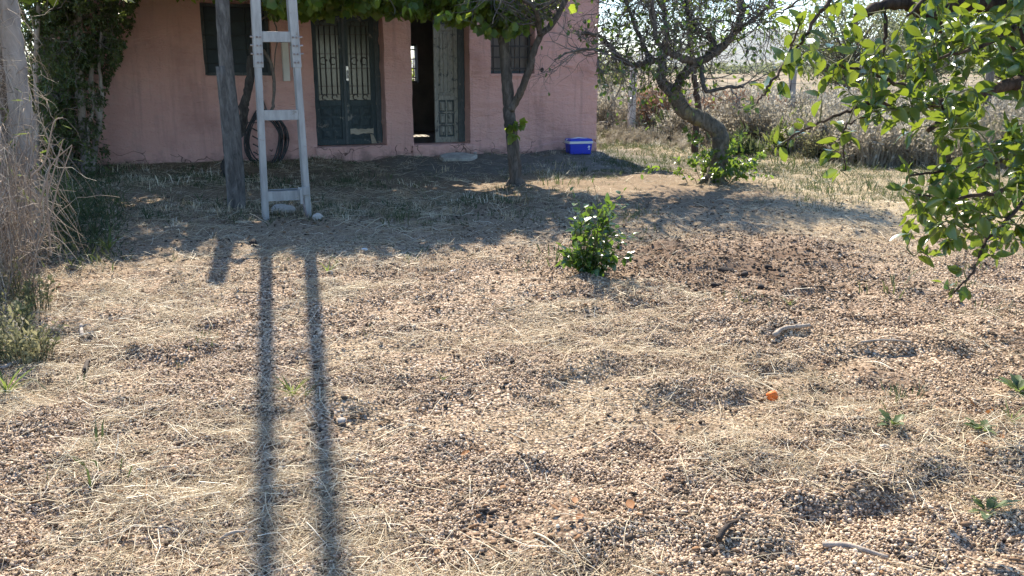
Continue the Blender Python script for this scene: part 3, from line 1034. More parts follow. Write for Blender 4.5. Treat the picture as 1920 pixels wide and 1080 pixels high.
# left double door
lx0, lx1 = d1l + 0.05, d1r - 0.10
door_frame(d1l, d1r, d1b, DTOP, lx0 - 0.002, lx1 + 0.002)
zmid1 = W(650, 193, FY)[1]
ztop1 = W(650, 28, FY)[1]
mid = (lx0 + lx1) / 2
dl = leaf_door(lx0, mid - 0.003, d1b + 0.012, ztop1, zmid1, MAT['door'], 3, 2, True, MAT['door'])
dr = leaf_door(mid + 0.003, lx1, d1b + 0.012, ztop1, zmid1, MAT['door'], 3, 2, True, MAT['door'])
MB().box(mid - 0.025, mid + 0.02, FY + 0.004, FY + 0.0185, d1b + 0.02, ztop1 - 0.01).build('meeting_strip', MAT['door_frame'], dl, False, 0.004)
MB().tube([(mid + 0.05, FY + 0.012, zmid1 + 0.55), (mid + 0.05, FY - 0.03, zmid1 + 0.55), (mid + 0.05, FY - 0.035, zmid1 + 0.42), (mid + 0.05, FY + 0.012, zmid1 + 0.42)], 0.009, 6).build('handle', MAT['bolt'], dr)
MB().box(mid + 0.03, mid + 0.07, FY + 0.014, FY + 0.0195, zmid1 + 0.38, zmid1 + 0.62).build('lock_plate', MAT['bolt'], dr, False)
MB().box(lx0, lx1, FY + 0.025, FY + 0.06, ztop1 + 0.004, DTOP - 0.07).build('transom', MAT['door'], house, False)
# broken pale board low on the right leaf
bz = W(665, 247, FY)[1]
m = MB()
n = 9; vv = []
for i in range(n + 1):
    x = mid + 0.06 + (lx1 - mid - 0.12) * i / n
    vv += [(x, FY + 0.012, bz - 0.03 - 0.03 * random.random()), (x, FY + 0.010, bz + 0.035 + 0.025 * random.random())]
m.add(vv, [(2 * i, 2 * i + 2, 2 * i + 3, 2 * i + 1) for i in range(n)])
o = m.build('broken_board', MAT['broken'], dr, False, label='pale splintered board low on the door')
sd = o.modifiers.new('t', 'SOLIDIFY'); sd.thickness = 0.014
m = MB(); m.add([(lx1 - 0.12, FY + 0.004, bz - 0.05), (lx1 - 0.07, FY + 0.002, bz - 0.06), (lx1 - 0.005, FY + 0.004, d1b + 0.02), (lx1 - 0.10, FY + 0.004, d1b + 0.02)], [(0, 3, 2, 1)])
o = m.build('splinter', MAT['broken'], dr, False); sd = o.modifiers.new('t', 'SOLIDIFY'); sd.thickness = 0.012

# right door: right leaf shut, left leaf swung inward
rx0, rx1 = d2l + 0.02, d2r - 0.13
door_frame(d2l, d2r, d2b, DTOP, rx0, rx1 + 0.002)
ll = W(815, 160, FY)[0]
zmid2 = W(835, 183, FY)[1]
ztop2 = W(835, 46, FY)[1]
leaf_door(ll, rx1, d2b + 0.012, ztop2, zmid2, MAT['door_pale'], 3, 2, False, MAT['door_pale'])
MB().box(ll, rx1, FY + 0.025, FY + 0.06, ztop2 + 0.004, DTOP - 0.07).build('transom', MAT['door'], house, False)
op = leaf_door(0.0, ll - rx0 - 0.01, d2b + 0.012, ztop2, zmid2, MAT['door_pale'], 3, 2, False, MAT['door_pale'], y=0.0)
op.location = (rx0 + 0.01, T + 0.02, 0); op.rotation_euler = (0, 0, R(97))

# --- windows
def window(x0, x1, zb, zt, rows, cols, pane, pane_name, depth, bars=True):
    m = MB(); f = 0.05
    y = depth
    m.box(x0 + 0.002, x0 + f, y, y + 0.05, zb + 0.003, zt - 0.003); m.box(x1 - f, x1 - 0.002, y, y + 0.05, zb + 0.003, zt - 0.003)
    m.box(x0 + f, x1 - f, y + 0.001, y + 0.049, zt - f, zt - 0.003); m.box(x0 + f, x1 - f, y + 0.001, y + 0.049, zb + 0.003, zb + f)
    w = m.build('window', MAT['door_frame'], house, False, 0.004)
    n = 3
    for k in range(n):
        a0 = x0 + f + (x1 - x0 - 2 * f) * k / n; a1 = x0 + f + (x1 - x0 - 2 * f) * (k + 1) / n
        MB().box(a0 + 0.004, a1 - 0.004, y + 0.02 + 0.004 * (k % 2), y + 0.035, zb + f, zt - f).build(pane_name, pane, w, False, 0.003)
    if bars:
        yb = y - 0.07
        for k in range(cols):
            x = x0 + (x1 - x0) * (k + 0.6) / cols
            MB().tube([(x, yb, zb + 0.002), (x, yb, zt - 0.002)], 0.011, 6).build('bar', MAT['iron'], w)
        for k in range(rows):
            z = zb + 0.09 + (zt - zb - 0.12) * k / rows
            MB().box(x0 + 0.002, x1 - 0.002, yb - 0.018, yb - 0.0115, z - 0.015, z + 0.015).build('bar', MAT['iron'], w, False)
    return w


window(w2l, w2r, w2b, WTOP, 5, 5, MAT['curtain'], 'shutter', 0.22)
ww = window(w1l, w1r, w1b, WTOP, 0, 0, MAT['screen'], 'board', 0.16, False)
for k in range(5):
    z = w1b + 0.2 + k * 0.22
    MB().tube([(w1l + 0.002, 0.13, z), ((w1l + w1r) / 2, 0.128, z - 0.012), (w1r - 0.002, 0.13, z + 0.02)], 0.0035, 4).build('wire', MAT['iron'], ww)
MB().box(w2l - 0.02, w2r - 0.005, -0.018, 0.15, w2b - 0.05, w2b - 0.002).build('sill', MAT['plaster'], house, False, 0.006)

# meter box and its conduit on the wall between window and door
bx0, bz0 = W(531, 152); bx1, bz1 = W(541, 80)
mbx = MB(); mbx.box(-0.055, 0.055, -0.09, 0.0, 0, bz1 - bz0)
o = mbx.build('meter_box', MAT['white_box'], None, False, 0.008, label='slim off-white box fixed on the pink wall behind the steel frame', cat='meter box')
o.matrix_world = HM @ Matrix.Translation((bx0 + 0.05, -0.015, bz0))
m = MB(); m.box(-0.045, 0.045, -0.098, -0.0905, 0.03, bz1 - bz0 - 0.03)
c_ = m.build('lid', MAT['white_box'], o, False, 0.003)

# ------------------------------------------------------------------ STEEL FRAME (tapered lattice ladder)
FB = G(540, 412); FB.z = 0.0
frame_rz = R(20)
fr = empty('steel_frame', (FB.x, FB.y, hgt1(FB.x, FB.y) - 0.03), frame_rz, label='tall tapering grey steel ladder frame standing before the dark double door', cat='steel frame')
FHT = 7.4
w0, w1_, dp0, dp1 = 0.258, 0.132, 0.22, 0.09


def legpt(sx, sy, z):
    t = z / FHT
    return Vector((sx * (w0 + (w1_ - w0) * t), (dp0 + (dp1 - dp0) * t) * (1 if sy > 0 else 0), z))


def angle_bar(p0, p1, sx, sy, a=0.062, th=0.007):
    """an L section leg whose flanges look inward"""
    m = MB()
    vv = []
    for p in (p0, p1):
        ix, iy = -sx, (1 if sy < 0 else -1)
        prof = [(0, 0), (ix * a, 0), (ix * a, iy * th), (ix * th, iy * th), (ix * th, iy * a), (0, iy * a)]
        vv += [(p.x + q[0], p.y + q[1], p.z) for q in prof]
    ff = [(i, (i + 1) % 6, (i + 1) % 6 + 6, i + 6) for i in range(6)] + [(5, 4, 3, 2, 1, 0), (6, 7, 8, 9, 10, 11)]
    return m.add(vv, ff)


zs0 = 1.62; zs1 = 1.98
for sx in (-1, 1):
    for sy in (-1, 1):
        lo = angle_bar(legpt(sx, sy, 0), legpt(sx, sy, zs1), sx, sy).build('leg', MAT['steel'], fr, False, 0.002)
        off = Vector((sx * 0.0075, -0.0075 if sy < 0 else 0.0075, 0))
        angle_bar(legpt(sx, sy, zs0) + off, legpt(sx, sy, FHT) + off, sx, sy, 0.088).build('leg', MAT['steel'], fr, False, 0.002)
        # splice bolts
        for k in range(4):
            z = zs0 + 0.05 + k * 0.085
            p = legpt(sx, sy, z)
            yy = p.y + (-0.0085 if sy < 0 else 0.0085)
            for dx in (0.025, 0.06):
                MB().tube([(p.x - sx * dx, yy, z), (p.x - sx * dx, yy + (-0.012 if sy < 0 else 0.012), z)], 0.011, 6).build('bolt', MAT['rust'], lo, False)
            if k in (1, 2, 3) and sy < 0:
                MB().tube([(p.x + sx * 0.008, p.y + 0.03, z), (p.x + sx * 0.04, p.y + 0.03, z + 0.004)], 0.009, 6).build('bolt', MAT['bolt'], lo, False)

zz = [0.27, 1.13, 1.93]
z = 2.80
while z < FHT - 0.2: zz.append(z); z += 0.86
for i, z in enumerate(zz):
    for sy in (-1, 1):
        a, b = legpt(-1, sy, z), legpt(1, sy, z)
        s = 1 if sy < 0 else -1
        hgt_r = 0.105 if i < 3 else 0.028
        y0 = a.y + s * 0.008
        m = MB()
        x0, x1 = a.x + 0.012, b.x - 0.012
        m.box(x0, x1, min(y0, y0 + s * 0.006), max(y0, y0 + s * 0.006), z - hgt_r / 2, z + hgt_r / 2)
        m.box(x0 + 0.055, x1 - 0.055, min(y0 + s * 0.0065, y0 + s * 0.05), max(y0 + s * 0.0065, y0 + s * 0.05), z + hgt_r / 2 - 0.006, z + hgt_r / 2)
        if sy < 0 or i in (0, 2):
            m.build('rung', MAT['steel'], fr, False, 0.0015)
    for sx in (-1, 1):
        p, q = legpt(sx, -1, z), legpt(sx, 1, z)
        if i == 0 or i > 2:
            MB().box(min(p.x - sx * 0.009, p.x - sx * 0.014), max(p.x - sx * 0.009, p.x - sx * 0.014), p.y + 0.06, q.y - 0.06, z - 0.03, z + 0.03).build('side_brace', MAT['steel'], fr, False)
# hinge bracket low on the right
p = legpt(1, -1, 0.36)
MB().box(p.x - 0.13, p.x - 0.0, p.y - 0.02, p.y - 0.004, 0.27, 0.36).box(p.x - 0.115, p.x - 0.085, p.y - 0.055, p.y - 0.021, 0.18, 0.34).build('bracket', MAT['steel'], fr, False, 0.003)
MB().tube([(p.x - 0.09, p.y - 0.04, 0.24), (p.x - 0.06, p.y - 0.05, 0.06), (p.x - 0.02, p.y - 0.05, 0.0)], 0.012, 6).build('latch_rod', MAT['rust'], fr)

# ------------------------------------------------------------------ PERGOLA POST AND BEAMS
PB = G(447, 392)
pg = empty('pergola', (PB.x, PB.y, PB.z - 0.05), 0, label='weathered grey wooden pergola post and poles left of the steel frame', cat='pergola')
m = MB()
c = catmull([Vector((0, 0, 0)), Vector((0.01, 0, 0.9)), Vector((-0.015, 0, 1.8)), Vector((0.0, 0.01, 2.7)), Vector((0.0, 0, 3.5))], 8)
m.tube(c, [0.088 - 0.018 * i / (len(c) - 1) + random.uniform(-0.003, 0.003) for i in range(len(c))], 14, rough=0.035)
m.build('post', MAT['post_wood'], pg)
m = MB()
c = catmull([Vector((-0.045, -0.05, 0)), Vector((-0.04, -0.055, 0.8)), Vector((-0.055, -0.05, 1.66))], 8)
m.tube(c, [0.062 + random.uniform(-0.003, 0.003) for i in range(len(c))], 10, rough=0.05)
m.build('splint', MAT['post_wood'], pg)
inv = Vector((PB.x, PB.y, PB.z - 0.05))
def hp(x, y, z): return HM @ Vector((x, y, z))
pole_ends = []
for k, (xa, ya) in enumerate(((-6.3, -2.9), (-5.1, -3.6), (-3.7, -3.3), (-2.6, -2.6))):
    a = hp(xa, 0.05, 2.86); b = hp(xa - 0.1, ya - 0.4, 2.96)
    MB().tube([a - inv, (a + b) / 2 - inv + Vector((0, 0, 0.03)), b - inv], [0.05, 0.045, 0.04], 8, rough=0.05).build('pole', MAT['post_wood'], pg)
cross_a, cross_b = hp(-7.6, -3.4, 3.06), hp(-2.2, -2.7, 3.02)
MB().tube([cross_a - inv, Vector((0.09, 0.13, 3.02)), cross_b - inv], [0.05, 0.055, 0.045], 8, rough=0.05).build('pole', MAT['post_wood'], pg)

# ------------------------------------------------------------------ GRAPEVINE ON THE PERGOLA
def trunk_at(pxs, Y):
    return [at(x, y, Y) for x, y in pxs]

VB = G(425, 335)
vine = empty('grapevine', VB, 0, label='twisted dark grapevine stem climbing behind the wooden post to a leafy roof', cat='vine')
m = MB(); VY = VB.y
L_ = lambda pts: [p - VB for p in pts]
tr = [VB + Vector((0, 0, -0.05))] + [at(424, 312, VY), at(436, 275, VY + 0.1), at(455, 235, VY + 0.1), at(458, 200, VY), at(466, 165, VY - 0.05), at(472, 120, VY), at(478, 60, VY), at(486, 0, VY), at(490, -60, VY + 0.1), at(500, -110, VY)]
limb(m, L_(tr), 0.075, 0.05, 9, 6, 0.008, 0.12)
m.build('trunk', MAT['bark_dark'], vine)
m = MB()
t2 = [at(470, 130, VY), at(490, 95, VY + 0.2), at(508, 120, VY + 0.3), at(514, 160, VY + 0.35), at(511, 200, VY + 0.35), at(505, 225, VY + 0.3)]
limb(m, L_(t2), 0.03, 0.02, 7, 5, 0.004, 0.1)
t3 = [at(480, 40, VY), at(510, 30, VY + 0.2), at(520, 70, VY + 0.3), at(516, 100, VY + 0.4), at(514, 150, VY + 0.4)]
limb(m, L_(t3), 0.014, 0.007, 6, 5, 0.004, 0.1)
sites = []
def vine_stay(p):
    x, y, f = px_of(p + VB)
    return y < (-8 if x < 505 else 30)


VP = dict(stay=vine_stay, seg=0.14, wig=0.22, trop=-0.03, kids=[4, 3], spread=0.8, leafn=8, ldroop=-0.5, along=0.3, leaf_level=1)
for k in range(270):
    x, y = random.uniform(-9.6, -2.2), random.uniform(-4.4, -0.6)
    if x > -5.5: y = max(y, -3.9)
    if k < 90: y = random.uniform(-4.2, -3.3) if x < -5.5 else random.uniform(-3.8, -3.2)
    if k >= 185: x, y = random.uniform(-8.0, -3.4), random.uniform(-2.2, -0.35)
    if x > -3.3: x -= 3.0
    p = hp(x, y, random.uniform(2.78, 3.1))
    a = random.uniform(0, 6.28)
    grow(m, p - VB, Vector((math.cos(a), math.sin(a), 0.05)), random.uniform(0.8, 1.5), 0.012, 2, VP, sites)
m.build('cane', MAT['twig'], vine)
# a few hanging shoots that show under the top edge
m = MB()
for px in (560, 575, 590, 612, 640, 668, 690, 545, 525):
    p = at(px, random.uniform(-60, -25), 11.6)
    grow(m, p - VB, Vector((random.gauss(0, .2), random.gauss(0, .2), -1)), random.uniform(0.25, 0.42), 0.006, 1, dict(VP, kids=[2], trop=-0.1, leafn=5), sites)
m.build('shoot', MAT['green_twig'], vine)
def trimmed(sites, base, fn):
    out = []
    for s in sites:
        w = Vector(s[0]) + base
        x, y, f = px_of(w)
        if f > 0 and y > fn(x) + random.gauss(0, 5): continue
        t = w.z / SUNV.z                          # where this leaf's shade falls in the yard
        sx, sy, sf = px_of(Vector((w.x - SUNV.x * t, w.y - SUNV.y * t, 0)))
        if sy > np.interp(sx, [120, 200, 300, 440, 480, 640, 830, 900, 1000, 1060, 1200], [500, 475, 448, 440, 466, 468, 466, 440, 415, 395, 380]) + 12 + 13 * math.sin(sx * 0.09) + random.gauss(0, 6): continue
        out.append((w, s[1]))
    return out


wsites = trimmed(sites, VB, lambda x: -25 if x < 505 else (22 if x < 620 else 12))
leaves_on(vine, [leaf_shape(0.85, 0.2, 0.2, 0.1, 5, 0.18), leaf_shape(0.75, 0.3, 0.3, 0.1, 5, 0.2)], wsites, 0.10, 0.18, MAT['mulberry'], 60, 0.8, 0.7)

# coil of hose hung on the wall
hc = Vector((W(497, 263)[0], -0.12, W(497, 263)[1]))
hs = empty('hose_coil', HM @ hc, HA, label='coil of black hose hanging on the pink wall behind the post', cat='hose')
m = MB()
for k in range(9):
    rx, rz = 0.29 + random.uniform(-0.05, 0.06), 0.46 + random.uniform(-0.06, 0.05)
    ox, oz = random.uniform(-0.06, 0.06), random.uniform(-0.05, 0.03)
    ph = random.uniform(0, 1)
    pts = [Vector((ox + rx * math.cos(a) + 0.02 * math.sin(3 * a + ph), 0.03 + 0.010 * k - 0.05 + 0.01 * math.sin(2 * a), oz + rz * math.sin(a))) for a in np.linspace(0, 2 * math.pi, 30)]
    m.tube(pts, 0.011, 6)
m.build('loop', MAT['hose'], hs)
m = MB()
for (a0, b0, c0) in (((0.02, 0, 0.46), (0.34, -0.01, 0.2), (0.30, 0, -0.22)), ((0.0, 0, 0.47), (0.22, 0, 0.1), (0.17, 0, -0.35))):
    m.tube(catmull([Vector(a0), Vector(b0), Vector(c0)], 8), 0.012, 6)
m.tube(catmull([Vector((-0.1, 0, 0.3)), Vector((-0.52, 0.02, 0.28)), Vector((-0.68, 0.03, -0.1)), Vector((-0.6, 0.03, -0.5))], 8), 0.007, 5)
m.tube(catmull([Vector((-0.02, 0, 0.45)), Vector((-0.03, 0.03, 0.62)), Vector((0.0, 0.06, 0.66)), Vector((0.06, 0.05, 0.46))], 6), 0.012, 6)
m.build('loose_end', MAT['hose'], hs)
for k in range(5):
    z = 0.22 - k * 0.13
    MB().tube([(-0.22, -0.05, z), (-0.12, -0.06, z - 0.06), (-0.02, -0.05, z - 0.13)], 0.011, 5).build('tie', MAT['hose'], hs)

# ------------------------------------------------------------------ COOLER
CBp = G(1086, 291)
CX = W(1063, 288)[0]
cp_ = HM @ Vector((CX, -0.50, 0)); cp_.z = hgt1(cp_.x, cp_.y) - 0.012
co = empty('cooler', cp_, HA * 0.7, label='small blue cooler box with white band beside the house corner', cat='cooler')
def rbox(m, w, d, z0, z1, w2, d2):
    vv = [(-w, -d, z0), (w, -d, z0), (w, d, z0), (-w, d, z0), (-w2, -d2, z1), (w2, -d2, z1), (w2, d2, z1), (-w2, d2, z1)]
    return m.add(vv, [(3, 2, 1, 0), (4, 5, 6, 7), (0, 1, 5, 4), (1, 2, 6, 5), (2, 3, 7, 6), (3, 0, 4, 7)])
rbox(MB(), 0.200, 0.13, 0.0, 0.195, 0.222, 0.145).build('body', MAT['cool_blue'], co, False, 0.018)
rbox(MB(), 0.229, 0.152, 0.1955, 0.240, 0.231, 0.154).build('band', MAT['cool_white'], co, False, 0.008)
rbox(MB(), 0.227, 0.150, 0.2405, 0.285, 0.212, 0.136).build('lid', MAT['cool_blue'], co, False, 0.012)
m = MB()
m.tube([(-0.235, 0, 0.222), (-0.243, -0.02, 0.23), (-0.243, 0, 0.268), (0, 0, 0.300), (0.243, 0, 0.268), (0.243, -0.02, 0.23), (0.235, 0, 0.222)], 0.009, 6)
m.build('handle', MAT['cool_white'], co)
m = MB(); m.add([(0.125, -0.1432, 0.125), (0.165, -0.1432, 0.12), (0.178, -0.1445, 0.145), (0.150, -0.1455, 0.165)], [(0, 1, 2, 3)])
m.add([(0.135, -0.1400, 0.09), (0.172, -0.1400, 0.085), (0.16, -0.1425, 0.115)], [(0, 1, 2)])
m.build('sticker', MAT['cool_white'], co, False)

# ------------------------------------------------------------------ TREE in front of the house (broad leaves)
TB = G(967, 348); TY = TB.y
ta = empty('broad_leaf_tree', TB, 0, label='slender forked tree with green lobed leaves in front of the house', cat='tree')
m = MB()
o_ = lambda pts: [p - TB for p in pts]
limb(m, o_([TB + Vector((0.01, 0, -0.08)), at(966, 320, TY), at(963, 283, TY), at(957, 233, TY), at(954, 200, TY + .05), at(950, 150, TY + .05), at(947, 110, TY + .1), at(943, 60, TY + .1), at(942, 10, TY + .15), at(938, -50, TY + .2), at(930, -120, TY + .25)]), 0.094, 0.062, 12, 6, 0.004, 0.06)
# root flare
for a in (0.3, 1.9, 3.4, 5.0):
    limb(m, [Vector((0, 0, 0.16)), Vector((math.cos(a) * 0.10, math.sin(a) * 0.10, 0.05)), Vector((math.cos(a) * 0.19, math.sin(a) * 0.19, -0.04))], 0.05, 0.02, 6, 4)
m.build('trunk', MAT['bark_tree'], ta)
m = MB()
fork = o_([at(957, 205, TY), at(966, 192, TY), at(977, 170, TY - .1), at(993, 130, TY - .2), at(1000, 100, TY - .25), at(1013, 67, TY - .3), at(1033, 47, TY - .35), at(1055, 10, TY - .4), at(1075, -40, TY - .5), at(1080, -110, TY - 0.6)])
limb(m, fork, 0.058, 0.032, 10, 5, 0.004, 0.07)
limbs = [
    o_([at(943, 30, TY + .1), at(900, -10, TY), at(840, -30, TY - .2), at(770, -40, TY - .3), at(690, -50, TY - .2)]),
    o_([at(940, 0, TY + .1), at(880, -60, TY + .3), at(800, -120, TY + .4), at(700, -150, TY + .3)]),
    o_([at(945, 15, TY + .1), at(985, -20, TY - .5), at(1010, -50, TY - 1.0)]),
    o_([at(935, -80, TY + .2), at(960, -150, TY), at(1010, -210, TY - .3)]),
    o_([at(932, -110, TY + .2), at(870, -190, TY - .3), at(810, -250, TY - .7)]),
    o_([at(1013, 67, TY - .3), at(1005, 20, TY - 0.8), at(960, -20, TY - 1.1)]),
    o_([at(938, -50, TY + .2), at(985, -120, TY + .9), at(1050, -150, TY + 1.7), at(1110, -150, TY + 2.3)]),
    o_([at(935, -80, TY + .2), at(900, -140, TY + 1.0), at(860, -150, TY + 1.8)]),
    o_([at(1075, -40, TY - .5), at(1110, -90, TY + .2), at(1160, -110, TY + 1.0)]),
]
for l in limbs: limb(m, l, 0.042, 0.016, 7, 5, 0.008, 0.08)
sites = []
def crown_edge(x):
    return float(np.interp(x, [640, 700, 745, 770, 830, 850, 900, 960, 1000, 1040, 1060], [-20, 18, 32, 22, 40, 38, 55, 58, 46, 30, -10]))


def crown_stay(p):
    x, y, f = px_of(p + TB)
    return y < crown_edge(x) + 6


TP = dict(stay=crown_stay, seg=0.12, wig=0.22, trop=-0.015, kids=[3, 3], spread=0.75, leafn=6, ldroop=-0.45, along=0.35, leaf_level=1)
for l in limbs + [fork[5:]]:
    cc = catmull(l, 5)
    for k in range(20):
        p = random.choice(cc[2:])
        dd = rv(1); dd.z = dd.z * 0.5 + 0.1
        grow(m, p, dd, random.uniform(0.5, 1.05), 0.012, 2, TP, sites)
# twigs whose leaves hang into view along the top edge
for px, py in ((735, -10), (760, 0), (785, 5), (805, 8), (825, 5), (850, -5), (870, 5), (890, 12), (910, 15), (925, 18), (980, 12), (1000, 18), (1020, 15), (1040, 5), (715, -20), (890, 30), (985, 30), (765, 10), (790, -5), (815, 15)):
    p = at(px, py - 25, TY - random.uniform(-.3, .8)) - TB
    grow(m, p, Vector((random.gauss(0, .7), random.gauss(0, .5), -0.25)), random.uniform(0.3, 0.45), 0.006, 1, dict(TP, kids=[2], trop=-0.04), sites)
m.build('branch', MAT['bark_tree'], ta)
m = MB()
for k in range(5):
    p = at(966, 243, TY - 0.10) - TB
    grow(m, p, Vector((random.gauss(0, .6), -0.6, random.gauss(0.2, 0.6))), 0.13, 0.004, 0, dict(TP, leafn=5, seg=0.04, stay=lambda p: True), sites)
m.build('shoot', MAT['green_twig'], ta)
tuft_sites = [s for s in sites if (Vector(s[0]) + TB).z < 1.4]
wsites = trimmed([s for s in sites if (Vector(s[0]) + TB).z >= 1.4], TB, crown_edge) + [(s[0] + TB, s[1]) for s in tuft_sites]
leaves_on(ta, [leaf_shape(0.8, 0.25, 0.2, 0.1, 5, 0.18), leaf_shape(0.7, 0.35, 0.3, 0.1, 5, 0.22)], wsites, 0.075, 0.145, MAT['mulberry'], 300, 0.8, 0.8)

# ------------------------------------------------------------------ TWISTED TREE
QB = G(1338, 346); QY = QB.y
tq = empty('twisted_tree', QB, 0, label='gnarled old tree with twisted leaning trunk and bare tangled twigs', cat='tree')
q_ = lambda pts, dy=0.0: [at(x, y, QY + dy + (d[0] if d else 0)) - QB for x, y, *d in pts]
m = MB()
limb(m, [Vector((0.02, 0, -0.1))] + q_([(1341, 335), (1347, 300), (1351, 268), (1345, 245), (1325, 229), (1299, 216), (1279, 204), (1271, 188), (1259, 172)]), 0.130, 0.092, 13, 6, 0.005, 0.09)
for a in (0.2, 1.5, 2.9, 4.2, 5.4):
    limb(m, [Vector((0, 0, 0.2)), Vector((math.cos(a) * 0.12, math.sin(a) * 0.12, 0.06)), Vector((math.cos(a) * 0.25, math.sin(a) * 0.25, -0.05))], 0.06, 0.02, 6, 4)
limb(m, q_([(1318, 226), (1322, 216), (1325, 211)]), 0.035, 0.028, 8, 3)      # stub of a sawn limb
m.build('trunk', MAT['bark_moss'], tq)
m = MB()
LQ = [
    (q_([(1262, 176), (1248, 160), (1239, 148), (1242, 128), (1241, 114)]), .068, .05),
    (q_([(1241, 116), (1226, 114), (1211, 119), (1190, 121, -.1), (1169, 115, -.1), (1155, 102, -.2), (1143, 84, -.2), (1120, 68, -.3), (1090, 62, -.4)]), .042, .018),
    (q_([(1241, 118), (1252, 96, .2), (1250, 63, .3), (1246, 21, .3), (1240, -50, .4)]), .04, .02),
    (q_([(1263, 172), (1270, 160), (1279, 143), (1299, 122), (1324, 109), (1345, 95), (1373, 67), (1387, 39), (1391, 7), (1396, -40), (1398, -100)]), .066, .030),
    (q_([(1305, 118), (1282, 110, -.2), (1260, 102, -.3), (1240, 88, -.4), (1229, 70, -.5), (1225, 21, -.5), (1218, -40, -.5)]), .045, .02),
    (q_([(1326, 108), (1338, 88, .3), (1331, 67, .4), (1310, 56, .4), (1292, 32, .5), (1280, -20, .6)]), .042, .018),
    (q_([(1313, 115), (1317, 140, -.2), (1319, 158, -.3), (1327, 172, -.35), (1342, 168, -.4), (1370, 164, -.5), (1394, 164, -.6)]), .032, .014),
    (q_([(1373, 67), (1395, 48, -.2), (1420, 30, -.3), (1440, 10, -.4), (1455, -30, -.5)]), .025, .012),
    (q_([(1226, 113), (1212, 95, .4), (1196, 60, .6), (1180, 20, .8), (1165, -30, 1.0)]), .034, .014),
    (q_([(1155, 102, -.2), (1140, 100, -.6), (1110, 92, -.9), (1075, 95, -1.2), (1040, 112, -1.4)]), .022, .008),
    (q_([(1391, 7), (1360, -30, .3), (1320, -60, .5), (1270, -90, .6)]), .028, .012),
    (q_([(1246, 21, .3), (1210, -40, .1), (1160, -80, 0), (1100, -90, -.2)]), .026, .012),
]
for l, r0, r1 in LQ: limb(m, l, r0 * 1.15, r1 * 1.2, 8, 5, 0.008, 0.1)
m.build('limb', MAT['bark_tree'], tq)
m = MB(); sites = []
def spray_stay(p):
    x, y, f = px_of(p + QB)
    return x > 1118 or y < 40 + max(0, x - 1030) * 0.6


QP = dict(stay=spray_stay, seg=0.09, wig=0.30, trop=-0.02, kids=[4, 4], spread=0.8, leafn=2, leafp=0.22, ldroop=-0.2, along=0.5, leaf_level=0)
for li, (l, r0, r1) in enumerate(LQ):
    if li == 0: continue
    cc = catmull(l, 5)
    for k in range(36 if li not in (6,) else 7):
        p = random.choice(cc[len(cc) // 4:])
        dd = rv(1); dd.z += 0.15
        grow(m, p, dd, random.uniform(0.4, 0.9), 0.010, 2, QP, sites)
cc = catmull(LQ[9][0], 5)
for k in range(9):                       # bare drooping sprays toward the wall
    p = random.choice(cc[4:])
    grow(m, p, Vector((-0.8, random.gauss(0, .4), random.gauss(-0.35, 0.3))), random.uniform(0.4, 0.75), 0.009, 2, dict(QP, leafp=0.03, trop=-0.03, kids=[3, 3], stay=lambda p: px_of(p + QB)[0] > 985), sites)
m.build('twigs', MAT['twig'], tq, kind='stuff')
# leafy suckers round the foot
m = MB(); ss = []
SPP = dict(seg=0.08, wig=0.15, trop=0.03, kids=[2], spread=0.5, leafn=9, ldroop=-0.2, along=0.5, lt0=0.1, leaf_level=1)
for k in range(26):
    a = random.uniform(0, 6.28); r_ = random.uniform(0.08, 0.26)
    p = Vector((math.cos(a) * r_ * (1.5 if abs(math.cos(a)) > 0.5 else 1) - 0.03, math.sin(a) * r_ + 0.08, -0.02))
    grow(m, p, Vector((math.cos(a) * 0.55 + 0.15, math.sin(a) * 0.5, 0.8)), random.uniform(0.25, 0.62), 0.006, 1, SPP, ss)
for px, py in ((1300, 300), (1310, 285), (1302, 270), (1312, 310), (1395, 320), (1380, 330)):
    grow(m, at(px, py, QY - .1) - QB, Vector((random.gauss(0, .5), -.3, .4)), 0.25, 0.005, 1, SPP, ss)
for px, py in ((1215, 160), (1205, 178), (1225, 172), (1200, 165), (1312, 160), (1290, 165)):      # tufts half-way up
    grow(m, at(px, py, QY - .1) - QB, Vector((random.gauss(0, .6), -.3, random.gauss(0, .4))), 0.2, 0.004, 0, dict(SPP, leafn=6), ss)
m.build('sucker', MAT['green_twig'], tq)
wq = [(s[0] + QB, s[1]) for s in sites]; wss = [(s[0] + QB, s[1]) for s in ss]
leaves_on(tq, [leaf_shape(0.5, 0.25, 0.15, 0.08, 4), leaf_shape(0.42, 0.35, 0.25, 0.08, 4)], wss + wq, 0.055, 0.105, MAT['twisted_leaf'], 300, 0.9, 0.7)
for px, py in ((1401, 97), (1267, 127), (1016, 131), (1292, 85)):
    p = at(px, py, QY - 0.4) - QB
    f = link('dried_fruit', pebble_mesh('dried_fruit', MAT['fruit_dark'], 1, 1, 1.15, px, 2), tq)
    f.location = p; f.scale = (0.055,) * 3
    f.scale = (0.05, 0.05, 0.055)
    MB().tube([(0, 0, 0.45), (0.1, 0, 1.0), (0.05, 0.1, 1.7)], 0.06, 4).build('stalk', MAT['twig'], f)

